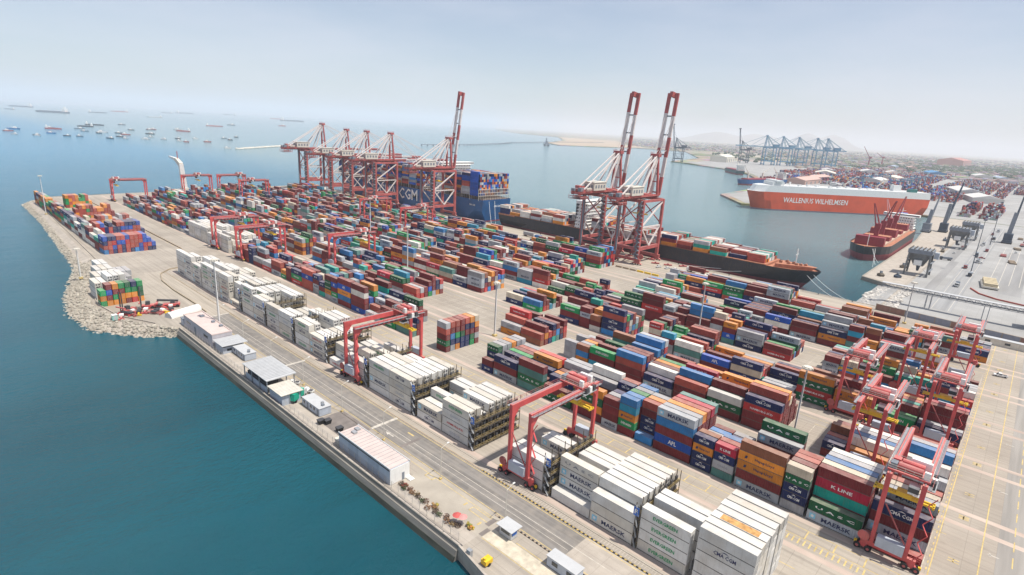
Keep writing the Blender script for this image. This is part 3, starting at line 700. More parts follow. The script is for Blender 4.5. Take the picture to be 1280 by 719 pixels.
# ---------------------------------------------------------------- rubber tyred gantry cranes
def rail(b, p, q, h=1.1, n=8, th=0.07):
    p = Vector(p); q = Vector(q); u = Vector((0,0,h))
    b.beam(p+u, q+u, th); b.beam(p+u*0.5, q+u*0.5, th*0.8)
    for i in range(n+1): a = p.lerp(q, i/n); b.beam(a, a+u, th)
def make_rtg():
    P = {}
    R_ = M['rtgred']; S = 30.0
    t = empty('gantry_crane')
    for sx in (0, S):
        sgn = -1 if sx == 0 else 1
        put('sill_beam', MB().box(sx-0.45, sx+0.45, -5.6, 5.6, 1.75, 2.85).mesh('sill_beam', R_), t)
        for yy in (-4.9, 4.9):
            bo = MB(); bo.hexa([(sx-.5,yy-1.5,0.75),(sx+.5,yy-1.5,0.75),(sx+.5,yy+1.5,0.75),(sx-.5,yy+1.5,0.75),(sx-.5,yy-.5,1.8),(sx+.5,yy-.5,1.8),(sx+.5,yy+.5,1.8),(sx-.5,yy+.5,1.8)])
            put('bogie', bo.mesh('bogie', R_), t)
            for dy in (-1.15, 1.15):
                for dx in (-0.62, 0.62):
                    wb = MB(); wb.tube((sx+dx-0.25,yy+dy,0.78),(sx+dx+0.25,yy+dy,0.78),0.76,14); w_ = put('wheel', wb.mesh('wheel', M['black']), t)
                hb = MB(); hb.tube((sx+sgn*0.88,yy+dy,0.78),(sx+sgn*0.93,yy+dy,0.78),0.34,10); put('hub', hb.mesh('hub', M['stsred']), w_)
        put('buffer', MB().box(sx-0.3, sx+0.3, -6.9, -6.3, 1.0, 1.7).mesh('buffer', M['yellow']), t); put('buffer', MB().box(sx-0.3, sx+0.3, 6.3, 6.9, 1.0, 1.7).mesh('buffer', M['yellow']), t)
        for yy in (-3.45, 3.45):
            lg = MB(); lg.beam((sx,yy,2.85),(sx,yy,19.2),0.95,0.85,1.15,1.0); lg.hexa([(sx-.55,yy-.5,19.2),(sx+.55,yy-.5,19.2),(sx+.55,yy+.5,19.2),(sx-.55,yy+.5,19.2),(sx-.55-.4*(sgn<0)*0,yy-.5,20.4),(sx+.55-(1.2*sgn if sgn>0 else 0)*0,yy-.5,20.4),(sx+.55,yy+.5,20.4),(sx-.55,yy+.5,20.4)])
            # haunch where the leg meets the girder
            lg.hexa([(sx-sgn*0.5,yy-.45,18.0),(sx-sgn*0.55,yy-.45,18.0),(sx-sgn*0.55,yy+.45,18.0),(sx-sgn*0.5,yy+.45,18.0),(sx-sgn*0.5,yy-.45,20.4),(sx-sgn*2.6,yy-.45,20.4),(sx-sgn*2.6,yy+.45,20.4),(sx-sgn*0.5,yy+.45,20.4)])
            put('leg', lg.mesh('leg', R_), t)
    for yy in (-3.45, 3.45):
        sg = -1 if yy < 0 else 1
        put('girder', MB().box(-0.62, S+0.62, yy-0.5, yy+0.5, 20.4, 22.1).mesh('girder', R_), t)
        put('trolley_rail', MB().box(-0.4, S+0.4, yy-0.09, yy+0.09, 22.1, 22.28).mesh('trolley_rail', M['greysteel']), t)
        wk = MB(); wk.box(-0.8, S+0.8, yy+sg*0.52, yy+sg*1.35, 21.5, 21.6) if sg > 0 else wk.box(-0.8, S+0.8, yy-1.35, yy-0.52, 21.5, 21.6)
        put('walkway', wk.mesh('walkway', M['greysteel']), t)
        rb = MB(); rail(rb, (-0.8, yy+sg*1.3, 21.6), (S+0.8, yy+sg*1.3, 21.6), 1.1, 16); put('handrail', rb.mesh('handrail', M['stsred']), t)
        cb = MB()
        for i in range(13): x = 1.5+2.2*i; cb.box(x, x+1.2, yy+sg*0.55-0.12, yy+sg*0.55+0.12, 20.7, 21.4)
        put('festoon_cable', cb.mesh('festoon_cable', M['dark']), t)['kind'] = 'stuff'
    # machinery and cable gear on the near sill
    put('electrical_house', MB().box(-1.35, 0.25, -3.0, 2.6, 2.9, 5.6).mesh('electrical_house', M['bluegrey']), t)
    put('diesel_house', MB().box(S-0.4, S+1.5, -2.6, 2.6, 2.9, 5.0).mesh('diesel_house', M['bluegrey']), t)
    rl_ = MB(); rl_.tube((-1.0,5.2,4.1),(-0.6,5.2,4.1),1.25,16); put('cable_reel', rl_.mesh('cable_reel', M['stsred']), t)
    ld = MB(); n = 7
    for i in range(n):
        z0 = 3+2.45*i; ya, yb = (-4.9, -6.3) if i % 2 == 0 else (-6.3, -4.9); ld.beam((-0.7,ya,z0),(-0.7,yb,z0+2.45),0.5,0.1)
    rail(ld, (-0.9,-6.4,2.9), (-0.9,-4.3,2.9), 1.1, 3); put('ladder', ld.mesh('ladder', R_), t)['kind'] = 'stuff'
    dg = MB(); dg.beam((-0.5,2.6,14.2),(-0.5,-2.8,5.9),0.25); put('brace', dg.mesh('brace', M['stsred']), t)
    tr = empty('trolley'); tr.parent = t; tr.location = (24.5, 0, 0)
    put('frame', MB().box(-3.1, 3.1, -4.2, 4.2, 22.35, 22.75).mesh('frame', R_), tr)
    mc = MB(); mc.tube((-1.6,-2.4,23.7),(-1.6,2.4,23.7),0.85,12); put('hoist_drum', mc.mesh('hoist_drum', M['stsred']), tr)
    mc = MB(); mc.tube((1.0,-2.4,23.7),(1.0,2.0,23.7),0.75,12); put('hoist_drum', mc.mesh('hoist_drum', R_), tr)
    put('motor', MB().box(-2.6,-0.6,2.6,3.9,22.75,24.2).mesh('motor', M['cranegrey']), tr); put('motor', MB().box(0.6,2.4,2.3,3.8,22.75,24.0).mesh('motor', R_), tr)
    put('control_box', MB().box(1.9,2.8,-3.6,0.5,22.75,24.8).mesh('control_box', M['white']), tr); put('control_box', MB().box(-2.7,-1.9,-3.9,-2.7,22.75,24.6).mesh('control_box', M['white']), tr)
    hb = MB()
    for (p, q) in (((-3.1,-4.2,22.75),(3.1,-4.2,22.75)),((3.1,-4.2,22.75),(3.1,4.2,22.75)),((3.1,4.2,22.75),(-3.1,4.2,22.75)),((-3.1,4.2,22.75),(-3.1,-4.2,22.75))): rail(hb, p, q, 1.2, 5)
    put('handrail', hb.mesh('handrail', M['cream']), tr)
    for k, xx in enumerate((-2.2,-0.4,1.4)): put('control_cabinet', MB().box(xx,xx+1.1,-5.2,-4.25,20.9,22.6).mesh('control_cabinet', M['white'] if k % 2 else M['dark']), tr)
    put('side_platform', MB().box(-3.1,3.1,-5.4,-4.2,20.75,20.88).mesh('side_platform', M['greysteel']), tr)
    cabn = MB(); cabn.box(-3.0,-1.0,-2.6,-0.6,18.2,20.6); ob = put('cabin', cabn.mesh('cabin', M['white']), tr); put('window', MB().box(-3.06,-0.94,-2.66,-0.54,18.7,19.9).mesh('window', M['glass']), ob)
    for xx in (-1.8, 1.8):
        for yy in (-2.2, 2.2): put('rope', MB().beam((xx,yy,16.9),(xx*0.8,yy*0.9,22.4),0.07).mesh('rope', M['dark']), tr)
    sp = MB(); sp.box(-1.1,1.1,-1.6,1.6,16.1,16.9); sp.box(-0.9,-0.4,-6.0,6.0,15.6,16.1); sp.box(0.4,0.9,-6.0,6.0,15.6,16.1); sp.box(-1.2,1.2,-6.1,-5.6,15.5,16.1); sp.box(-1.2,1.2,5.6,6.1,15.5,16.1)
    put('spreader', sp.mesh('spreader', M['yellow']), tr)
    return t
RTG = [(0,88.6,24.5,'red rubber-tyred gantry crane straddling the white stacks near the reefer rack'),(0,173.6,24.5,'red rubber-tyred gantry crane straddling white stacks further along the seawall road'),
 (1,7.6,3.6,'red gantry crane over the first coloured block at the apron edge'),(2,22.0,9.0,'red gantry crane over the second coloured block close to the apron'),
 (3,8.0,4.5,'red gantry crane over the third coloured block at the apron edge'),(3,34.0,5.0,'red gantry crane over the third coloured block, set back from the apron'),
 (4,21.0,14.0,'red gantry crane over the fourth coloured block by the apron'),(5,9.5,5.5,'red gantry crane over the fifth coloured block at the apron edge'),
 (1,379.0,22.0,'red gantry crane beside white stacks, the nearer of two close together'),(1,421.0,20.0,'red gantry crane beside white stacks, the farther of two close together'),
 (1,688.0,4.0,'lone red gantry crane at the seaward end of the first coloured block'),(2,326.0,22.0,'red gantry crane amid the second coloured block with raised yellow spreader'),
 (3,716.0,16.0,'red gantry crane at the seaward end of the third coloured block'),(4,712.0,24.0,'red gantry crane at the seaward end of the fourth coloured block'),
 (4,650.0,12.0,'red gantry crane in the far part of the fourth coloured block'),(5,402.0,20.0,'red gantry crane in the fifth coloured block before the blue ship'),
 (5,466.0,12.0,'red gantry crane in the fifth coloured block behind its bright neighbour')]
proto = make_rtg()
for i, (bk, y, tx, lab) in enumerate(RTG):
    o = proto if i == 0 else copy_tree(proto)
    o.location = (LANES[bk], y, 0)
    for ch in o.children:
        if ch.name.startswith('trolley') and ch.type == 'EMPTY': ch.location.x = tx
    tag(o, lab, 'crane', 'red gantry cranes over the container blocks')

# ---------------------------------------------------------------- ship-to-shore quay cranes
def make_sts(up, pal, detail=True):
    R_, Wm, Hm = pal; G_ = 29.0; t = empty('quay_crane')
    def P(name, b, m, par=None): return put(name, b.mesh(name, m), par or t)
    for x in (0, G_):
        P('sill_beam', MB().box(x-.9, x+.9, -12.5, 12.5, 2.6, 4.6), R_)
        for yy in (-10, 10):
            b = MB(); b.hexa([(x-.7,yy-4.2,0.9),(x+.7,yy-4.2,0.9),(x+.7,yy+4.2,0.9),(x-.7,yy+4.2,0.9),(x-.8,yy-1.2,2.7),(x+.8,yy-1.2,2.7),(x+.8,yy+1.2,2.7),(x-.8,yy+1.2,2.7)]); P('bogie', b, R_)
            if detail:
                for k in range(4): b = MB(); b.tube((x-.35,yy-3.3+2.2*k,0.6),(x+.35,yy-3.3+2.2*k,0.6),0.58,10); P('wheel', b, M['dark'])
            P('leg', MB().beam((x,yy,4.6),(x,yy,48.2),2.2,2.0,2.0,1.8), R_)
        P('portal_beam', MB().box(x-.7, x+.7, -9.2, 9.2, 10.8, 13.0), R_)
        P('upper_beam', MB().box(x-.75, x+.75, -9.3, 9.3, 46.4, 48.6), R_)
    for yy in (-10, 10):
        P('portal_beam', MB().box(0.9, G_-0.9, yy-.7, yy+.7, 10.6, 13.2), R_)
        P('side_beam', MB().box(0.85, G_-0.85, yy-.6, yy+.6, 46.6, 48.4), R_)
        P('tie_beam', MB().beam((0,yy,28),(G_,yy,28),0.95), Wm)
        P('brace', MB().beam((0,yy,28),(G_,yy,46.5),1.0), Wm)
        P('brace', MB().beam((1,yy,27.6),(G_/2,yy,13.2),0.95), Wm); P('brace', MB().beam((G_-1,yy,27.6),(G_/2,yy,13.2),0.95), Wm)
    for s_ in (-1, 1):
        P('girder', MB().box(-26, G_+3.4, s_*3.3-.65, s_*3.3+.65, 48.7, 51.2), R_)
        b = MB(); b.box(-26, G_+3, s_*4.6-.5, s_*4.6+.5, 49.9, 50.05); rail(b, (-26, s_*5.1, 50), (G_+3, s_*5.1, 50), 1.1, 20, 0.1); P('walkway', b, R_)
    for x in (-25.4, -14, 12): P('cross_tie', MB().box(x-.5, x+.5, -2.6, 2.6, 49.2, 50.8), R_)
    # machinery house on the back of the girder
    h_ = P('machinery_house', MB().box(-9.5, 6.5, -5.2, 5.2, 51.4, 57.4), Hm)
    P('roof', MB().box(-9.9, 6.9, -5.6, 5.6, 57.4, 57.8), Hm, h_)
    if detail:
        for k in range(4): P('vent', MB().box(-8+3.6*k, -6+3.6*k, -5.28, -5.2, 53.2, 55.6), M['cranegrey'], h_)
        for k in range(3): P('vent', MB().box(-9.58, -9.5, -3.8+2.8*k, -2.2+2.8*k, 52.6, 55.6), M['cranegrey'], h_)
        b = MB(); rail(b, (-24,-5,51.2), (-11,-5,51.2), 1.3, 6, 0.12); rail(b, (-24,5,51.2), (-11,5,51.2), 1.3, 6, 0.12); b.box(-24,-20,-4,4,51.2,53.0); b.box(-17,-13,-2,2,51.2,53.6); P('back_platform', b, M['stsred'])
        b = MB()
        for k in range(14):
            z0 = 5+3.05*k; ya, yb = (-8.8,-6.6) if k % 2 == 0 else (-6.6,-8.8)
            b.beam((-2.0,ya-1.8,z0),(-2.0,yb-1.0,z0+3.05),1.8,0.5); b.box(-3.0,-1.1,-11.6,-7.2,z0-0.15,z0+0.1); b.box(-3.0,-2.9,-11.6,-7.2,z0+1.0,z0+1.15)
        P('stair_tower', b, M['cranegrey'])['kind'] = 'stuff'
        b = MB(); b.box(-1.9,-1.0,8.2,9.4,4.6,48); P('lift_shaft', b, M['cranegrey'])
        b = MB()
        for k in range(15):
            x = -24+3.7*k; b.box(x,x+.25,-2.6,2.6,48.9,49.3); b.beam((x,-2.6,49.1),(x+3.7,2.6,49.1),.2)
        P('girder_bracing', b, R_)['kind'] = 'stuff'
        b = MB()
        for k in range(18): x = -22+2.9*k; b.beam((x,-4.2,49.8),(x+1.2,-4.2,47.6),.18); b.beam((x+1.2,-4.2,47.6),(x+2.4,-4.2,49.8),.18)
        P('festoon_cable', b, M['dark'])['kind'] = 'stuff'
        for k, (x0,x1,y0,y1,z1) in enumerate(((-25.5,-22,-4.6,-1.5,54.0),(-21,-18.5,0.5,4.4,55.2),(-18,-12,-4.8,-3.2,53.6),(-16,-11,2.6,4.8,54.4),(-25.5,-21.5,1.5,4.6,53.2))): P('equipment_cabinet', MB().box(x0,x1,y0,y1,51.25,z1), (M['cranegrey'],R_,M['cream'],R_,M['cranegrey'])[k])
        b = MB()
        for z in (47.2, 45.6): b.box(-26.5,-16,-5.6,5.6,z,z+.18)
        for x in (-26.4,-21,-16.1):
            for y in (-5.5,0,5.5): b.beam((x,y,45.6),(x,y,48.8),.25)
        rail(b, (-26.5,-5.6,45.7), (-16,-5.6,45.7), 1.2, 5, .14); P('underslung_platform', b, R_)['kind'] = 'stuff'
        for x, m_ in ((0, R_), (G_, R_)):
            P('cross_brace', MB().beam((x,-9.3,30),(x,9.3,46.2),.7), m_); P('cross_brace', MB().beam((x,9.3,30),(x,-9.3,46.2),.7), m_)
        for yy in (-10, 10): b = MB(); b.tube((-1.3,yy-3.5,6.8),(-0.9,yy-3.5,6.8),2.0,16); P('cable_reel', b, M['stsred'])
    # A-frame and head
    for s_ in (-1, 1):
        P('mast_leg', MB().beam((G_,s_*4.2,51),(G_-1.5,s_*2.2,79.5),1.7,1.5,1.3,1.2), R_)
        P('mast_brace', MB().beam((G_-13,s_*3.3,51.2),(G_-1.8,s_*2.2,78.5),1.0), Wm)
        P('back_stay', MB().beam((-22,s_*3.3,51.2),(G_-2.4,s_*2.0,80.0),0.8), Wm)
        P('back_stay', MB().beam((3.5,s_*3.3,51.2),(G_-2.2,s_*2.1,79.5),1.15), Wm)
    for z in (60, 70): P('mast_tie', MB().box(G_-1.2,G_-.4,-3.0+(z-51)*0.04,3.0-(z-51)*0.04,z,z+.8), R_)
    b = MB(); b.box(G_-3.6,G_+0.6,-3.6,3.6,79.0,81.2); rail(b, (G_-3.6,-3.6,81.2), (G_+.6,-3.6,81.2), 1.2, 3, .12); rail(b, (G_-3.6,3.6,81.2), (G_+.6,3.6,81.2), 1.2, 3, .12); P('mast_head', b, R_)
    # boom
    hx, hz = G_+3.6, 50.0; Lb = 77.0; an = math.radians(82 if up else 0)
    d = Vector((math.cos(an), 0, math.sin(an))); nrm = Vector((-math.sin(an), 0, math.cos(an)))
    def at(s_, y, off=0): q = Vector((hx,0,hz)) + d*s_ + nrm*off; return (q.x, y, q.z)
    bm_ = empty('boom'); bm_.parent = t
    for s_ in (-1, 1):
        for (a, b_, m_) in ((0, 14, R_), (14, 29, Wm), (29, 44, R_), (44, 60, Wm), (60, Lb, R_)) if s_ < 0 else ((0, 24, Wm), (24, 36, R_), (36, 62, Wm), (62, Lb, R_)): P('boom_beam', MB().beam(at(a, s_*3.3), at(b_, s_*3.3), 1.5, 2.6), m_, bm_)
        if detail:
            b = MB(); n_ = 16
            for k in range(n_): b.beam(at(Lb*k/n_, s_*4.1, 0.2), at(Lb*(k+.82)/n_, s_*4.1, 0.2), 0.9, 0.14)
            P('boom_walkway', b, M['cranegrey'], bm_)
    for k, sxx in enumerate((2, 16, 31, 46, 60, Lb-1)): P('boom_tie', MB().beam(at(sxx,-2.9), at(sxx,2.9), 0.9, 1.0), R_ if k in (0,5) else M['cranegrey'] if detail else R_, bm_)
    P('boom_head', MB().beam(at(Lb-3,0), at(Lb+0.6,0), 7.6, 2.4), R_, bm_)
    if up:
        for s_ in (-1, 1): P('forestay', MB().beam((G_-1,s_*1.8,80.6), at(58, s_*3.3, 1.0), 0.3), Wm); P('forestay', MB().beam((G_-1,s_*1.8,80.2), at(34, s_*3.3, 1.0), 0.3), Wm)
    else:
        for s_ in (-1, 1): P('forestay', MB().beam((G_-1,s_*1.8,80.6), at(68, s_*3.3, 1.0), 0.4), Wm); P('forestay', MB().beam((G_-1,s_*1.8,80.2), at(36, s_*3.3, 1.0), 0.4), Wm)
    tx = 14 if up else G_+28
    tr = empty('trolley'); tr.parent = t; tr.location = (tx, 0, 0)
    P('frame', MB().box(-3,3,-3.9,3.9,51.3,52.2), R_, tr); cb_ = P('cabin', MB().box(1.5,4.0,-1.4,1.4,44.6,47.4), M['white'], tr); P('window', MB().box(3.0,4.06,-1.46,1.46,45.0,46.6), M['glass'], cb_)
    zsp = 36.0
    if detail:
        for xx in (-1.2,1.2):
            for yy in (-2,2): P('rope', MB().beam((xx,yy,zsp+1),(xx,yy,48.6),0.12), M['dark'], tr)
        b = MB(); b.box(-1.2,1.2,-6.1,6.1,zsp,zsp+.7); b.box(-1,1,-1.8,1.8,zsp+.7,zsp+1.6); P('spreader', b, M['yellow'], tr)
    return t
PAL = (M['stsred'], mat('crane_white_paint', (0.66,0.60,0.57), 0.5, var=0.08, streak=0.3), M['cream'])
st_up = make_sts(True, PAL); st_dn = make_sts(False, PAL)
STS = [(221,True,1,'red quay crane with raised boom over the black ship, nearer the apron'),(254.5,True,1,'red quay crane with raised boom over the black ship beside its twin'),(462,True,1,'red quay crane with raised boom at the stern of the blue ship'),
       (564.5,False,1,'red quay crane with lowered boom over the blue ship, next to the raised one'),(614,False,1,'red quay crane with lowered boom, second along the blue ship'),
       (659.5,False,1,'red quay crane with lowered boom, third along the blue ship'),(722.5,False,1.06,'red quay crane with lowered boom at the seaward end of the berth')]
fu = fd_ = True
for y, up, sc_, lab in STS:
    if up: o = st_up if fu else copy_tree(st_up); fu = False
    else: o = st_dn if fd_ else copy_tree(st_dn); fd_ = False
    o.location = (371, y, 0); o.scale = (sc_, sc_, sc_); tag(o, lab, 'crane', 'red quay cranes along the berth')
# ---------------------------------------------------------------- ships
def hull_mesh(L_, B, zk, zb, zd, mats, rake=10.0, bow=0.22, pb=2.2, stern=0.10, sfac=0.8, flare=0.25, bulwark=1.1, n=28):
    """stern at x=0, bow at x=L; levels: keel, boot-top, mid, deck, bulwark top"""
    b = MB(); lv = [(zk, 0.93), (zb, 1.0), ((zb+zd)/2, 1.0), (zd, 1.0), (zd+bulwark, 1.0)]
    def hw(t, k):
        z = lv[k][0]; f = (z-zk)/(zd-zk); w_ = lv[k][1]
        tb = 1-bow*(1.25-flare*f)
        if t > tb: w_ *= max(0.0, 1-((t-tb)/(1-tb))**pb)**(0.75)
        if t < stern: w_ *= (sfac+(1-sfac)*(t/stern)**0.6)*(0.55+0.45*min(1, f*1.6)) if k < 2 else (sfac+(1-sfac)*(t/stern)**0.6)
        return max(w_*B/2, 0.05)
    ring = []
    for i in range(n+1):
        u = i/n; t = u if u < 0.7 else 0.7+0.3*(1-max(0.0, 1-(u-0.7)/0.3)**1.6)
        r_ = []
        for k, (z, _) in enumerate(lv):
            f = (z-zk)/(zd-zk); x = t*(L_-rake*(1-min(1, f))) + (1-t)*(3.0*(1-min(1, f)))
            r_.append((x, hw(t, k), z))
        ring.append(r_)
    for s_ in (1, -1):
        for i in range(n):
            for k in range(4):
                b.cur = 1 if k == 0 else 0
                a, c_, d_, e_ = ring[i][k], ring[i+1][k], ring[i+1][k+1], ring[i][k+1]
                q = [(p[0], s_*p[1], p[2]) for p in (a, c_, d_, e_)]
                b.quad(*(q[::-1] if s_ > 0 else q))
    for k in range(4):   # transom
        b.cur = 1 if k == 0 else 0
        a, e_ = ring[0][k], ring[0][k+1]; b.quad((a[0],a[1],a[2]),(a[0],-a[1],a[2]),(e_[0],-e_[1],e_[2]),(e_[0],e_[1],e_[2]))
    b.cur = 2
    for i in range(n):
        a, c_ = ring[i][3], ring[i+1][3]; z = zd-0.02; b.quad((a[0],-a[1]*.985,z),(c_[0],-c_[1]*.985,z),(c_[0],c_[1]*.985,z),(a[0],a[1]*.985,z))
    return b.mesh('hull', mats)
def ship_root(name, stern, bowdir, label):
    o = empty(name, (*stern, 0), math.atan2(bowdir[1], bowdir[0])); return tag(o, label, 'ship')
def house(root, x0, x1, w_, z0, decks, dh=2.9, m='white', wings=True, name='superstructure'):
    b = MB()
    for k in range(decks):
        s_ = 0.35*k; b.box(x0+s_*0.5, x1-s_*0.5, -w_/2+s_, w_/2-s_, z0+dh*k, z0+dh*(k+1)-0.25); b.box(x0-0.4, x1+0.4, -w_/2+s_-0.5, w_/2-s_+0.5, z0+dh*(k+1)-0.25, z0+dh*(k+1))
    zt = z0+dh*decks
    if wings: b.box(x0+2, x1-2, -w_/2-3, w_/2+3, zt, zt+2.6)
    b.tube(((x0+x1)/2, 0, zt), ((x0+x1)/2, 0, zt+9), 0.35, 6); b.box((x0+x1)/2-.3, (x0+x1)/2+.3, -3, 3, zt+6, zt+6.4)
    o = put(name, b.mesh(name, M[m]), root); o['kind'] = 'stuff'
    wn_ = MB()
    for k in range(decks):
        s_ = 0.35*k; n = int((w_-2*s_)/2.4)
        for i in range(n):
            y = -w_/2+s_+1.2+2.4*i
            for xx in (x0+s_*.5-0.05, x1-s_*.5+0.05): wn_.box(xx-0.04, xx+0.04, y-0.45, y+0.45, z0+dh*k+1.0, z0+dh*k+1.9)
        for i in range(int((x1-x0)/2.6)):
            x = x0+1.5+2.6*i
            for yy in (-w_/2+s_-.05, w_/2-s_+.05): wn_.box(x-.45, x+.45, yy-.04, yy+.04, z0+dh*k+1.0, z0+dh*k+1.9)
    wn_.box(x0+1.9, x1-1.9, -w_/2-2.6, w_/2+2.6, zt+1.1, zt+2.0)
    q = put('windows', wn_.mesh('windows', M['glass']), o); q['kind'] = 'stuff'
    return o
def hull_text(root, body, x, y, z, wid, hei, m, flip=False, parent=None):
    """lettering on the ship's side; reads towards -x on the +y side, towards +x on the -y side"""
    v, f = text_mesh(body, wid, hei, 0.012)
    me = bpy.data.meshes.new('hull_lettering'); me.from_pydata([((x-a if flip else x+a), y, z+c_) for a, c_ in v], [], f); me.materials.append(m)
    return put('hull_lettering', me, parent or root)
def cargo(root, bays, nrow, z0, keys, rnd, rowpitch=2.5, sz=2):
    V = []; F = []; C_ = []
    for (x, tiers, r0, r1) in bays:
        for r_ in range(r0, r1):
            y = (r_-nrow/2)*rowpitch
            for t in range(max(0, tiers+rnd.choice([0,0,0,0,-1]))):
                c_ = CC[rnd.choice(keys)]; j = rnd.uniform(.8,1.2); c_ = tuple(q*j for q in c_); z = z0+t*2.75; k = len(V); x1 = x+12.1; y1 = y+2.4; z1 = z+2.7
                V += [(x,y,z),(x1,y,z),(x1,y1,z),(x,y1,z),(x,y,z1),(x1,y,z1),(x1,y1,z1),(x,y1,z1)]
                F += [(k,k+1,k+5,k+4),(k+1,k+2,k+6,k+5),(k+2,k+3,k+7,k+6),(k+3,k,k+4,k+7),(k+4,k+5,k+6,k+7),(k,k+3,k+2,k+1)]; C_ += [c_]*8
    me = bpy.data.meshes.new('deck_containers'); me.from_pydata(V, [], F); me.materials.append(M['paint_far'])
    at = me.color_attributes.new('col', 'FLOAT_COLOR', 'POINT'); at.data.foreach_set('color', [c for q in C_ for c in (*q[:3], 1.0)])
    me.update(); return me
M['hullblue'] = mat('blue_hull_paint', (0.008,0.085,0.24), 0.5, var=0.2, scale=0.1, streak=0.3)
M['hulldark'] = mat('dark_hull_paint', (0.018,0.022,0.032), 0.5, var=0.25, scale=0.1, streak=0.35)
M['boot'] = mat('red_boot_topping', (0.28,0.05,0.06), 0.6, var=0.15, scale=0.1)
M['deckbrown'] = mat('rust_red_deck', (0.40,0.17,0.10), 0.8, var=0.25, scale=0.4)
M['maroon'] = mat('maroon_paint', (0.26,0.02,0.035), 0.5, var=0.15, streak=0.25)
M['hullorange'] = mat('orange_hull_paint', (0.62,0.085,0.03), 0.5, var=0.14, scale=0.06, streak=0.14)
M['shipwhite'] = mat('ship_white_paint', (0.66,0.67,0.66), 0.5, var=0.06)
rs = random.Random(21)
# blue container ship, stern towards the apron
S1 = ship_root('container_ship', (429.5, 418), (0, 1), 'large blue container ship with huge white hull letters under the lowered cranes')
put('hull', hull_mesh(304, 46, -6, -1.5, 19.5, [M['hullblue'], M['boot'], M['deckbrown']], rake=14, stern=0.07, sfac=0.9), S1)
hull_text(S1, 'CMA CGM', 144, 23.12, 12.8, 76, 12.5, M['white'], flip=True)
hull_text(S1, 'CMA CGM', 14, 22.9, 14.5, 9, 2.0, M['white'], flip=True)
me_t = text_mesh('CMA CGM', 9, 2.0, 0.03); me = bpy.data.meshes.new('stern_lettering'); me.from_pydata([(-0.2, -a, 13.5+c_) for a, c_ in me_t[0]], [], me_t[1]); me.materials.append(M['white']); put('stern_lettering', me, S1)
house(S1, 62, 76, 44, 19.5, 11)
b = MB(); b.box(84, 92, -7, 7, 19.5, 44); put('funnel', b.mesh('funnel', M['blue']), S1)
bays = [(6+13.4*k, 8, 0, 18) for k in range(4)] + [(96+14.0*k, rs.choice([4,6,7,8]), 0, 18) for k in range(13)]
o = put('deck_containers', cargo(S1, bays, 18, 24.5, 'aaalbbbGyysosm', rs, 2.52), S1); o['kind'] = 'stuff'
o = put('side_stack', cargo(S1, [(6, 9, 17, 18)], 18, 24.2, 'a', rs, 2.56), S1); o['kind'] = 'stuff'
lb = MB()
for k in range(20):
    x = 4.6+13.4*k if k < 5 else 94.6+14*(k-5)
    for i in range(19): y = -22.8+2.53*i; lb.box(x, x+0.5, y-0.12, y+0.12, 19.5, 31)
    for z in (24, 27, 30.8): lb.box(x, x+0.9, -22.8, 22.8, z, z+0.25)
o = put('lashing_bridges', lb.mesh('lashing_bridges', M['cream']), S1); o['kind'] = 'stuff'
rb = MB(); rail(rb, (0.5,-19.5,20.6), (0.5,19.5,20.6), 1.4, 16, .14); put('stern_rail', rb.mesh('stern_rail', M['cream']), S1)
# black container ship, bow towards the apron
S2 = ship_root('container_ship', (422.0, 396), (0, -1), 'black hulled container ship with red boot topping lying under the two raised cranes')
put('hull', hull_mesh(298, 32, -6, 1.4, 10.2, [M['hulldark'], M['boot'], M['deckbrown']], rake=13, stern=0.12, sfac=0.75, bow=0.2, flare=0.6), S2)
house(S2, 98, 110, 30, 10.4, 8)
b = MB(); b.box(90, 96, -4, 4, 9, 33); put('funnel', b.mesh('funnel', M['hulldark']), S2)
bays = [(5+13.6*k, rs.choice([2,3,3]), 0, 12) for k in range(6)] + [(116+13.6*k, (4,2,2,3,2,3,2,3,2,2,2)[k], 0 if k < 9 else 1, 12 if k < 9 else 11) for k in range(11)]
o = put('deck_containers', cargo(S2, bays, 12, 11.8, 'sssmmmGGywwoTbWn', rs, 2.55), S2); o['kind'] = 'stuff'
b = MB(); b.box(3, 266, -15.2, 15.2, 10.25, 11.7); put('hatch_coaming', b.mesh('hatch_coaming', M['deckbrown']), S2)
b = MB(); b.hexa([(270,-8.5,10.2),(292,-1.5,10.2),(292,1.5,10.2),(270,8.5,10.2),(270,-8.8,12.6),(295,-1.4,13.2),(295,1.4,13.2),(270,8.8,12.6)]); put('forecastle', b.mesh('forecastle', M['deckbrown']), S2)
b = MB(); b.tube((281,0,11),(281,0,24),0.35,6); b.beam((281,-3,20),(281,3,20),0.3); put('foremast', b.mesh('foremast', M['white']), S2)
rw_ = random.Random(8)
for k in range(7): b = MB(); x = 272+2.6*k; yy = rw_.uniform(-4,4)*(1-k/9); b.tube((x,yy-1,13.4),(x,yy+1,13.4),0.9,8); b.box(x-1,x+1,yy-1.3,yy-1.1,12.3,14.3); put('windlass', b.mesh('windlass', M['deckbrown']), S2)
v, f = text_mesh('MSC', 11, 1.7, 0.03)
me = bpy.data.meshes.new('bow_lettering'); me.from_pydata([(272+a, -(13.2-max(0,(a+3))*0.34), 6.2+c_) for a, c_ in v], [], f); me.materials.append(M['white']); put('bow_lettering', me, S2)
def line_thing(p, q, lab, r_=0.14, m='white', sag=1.5):
    b = MB(); p = Vector(p); q = Vector(q); prev = p
    for i in range(1, 9): t = i/8; c_ = p.lerp(q, t); c_.z -= sag*4*t*(1-t); b.tube(prev, c_, r_, 5); prev = c_
    tag(b.build('mooring_line', M[m]), lab, 'rope', 'mooring lines of the moored ships')
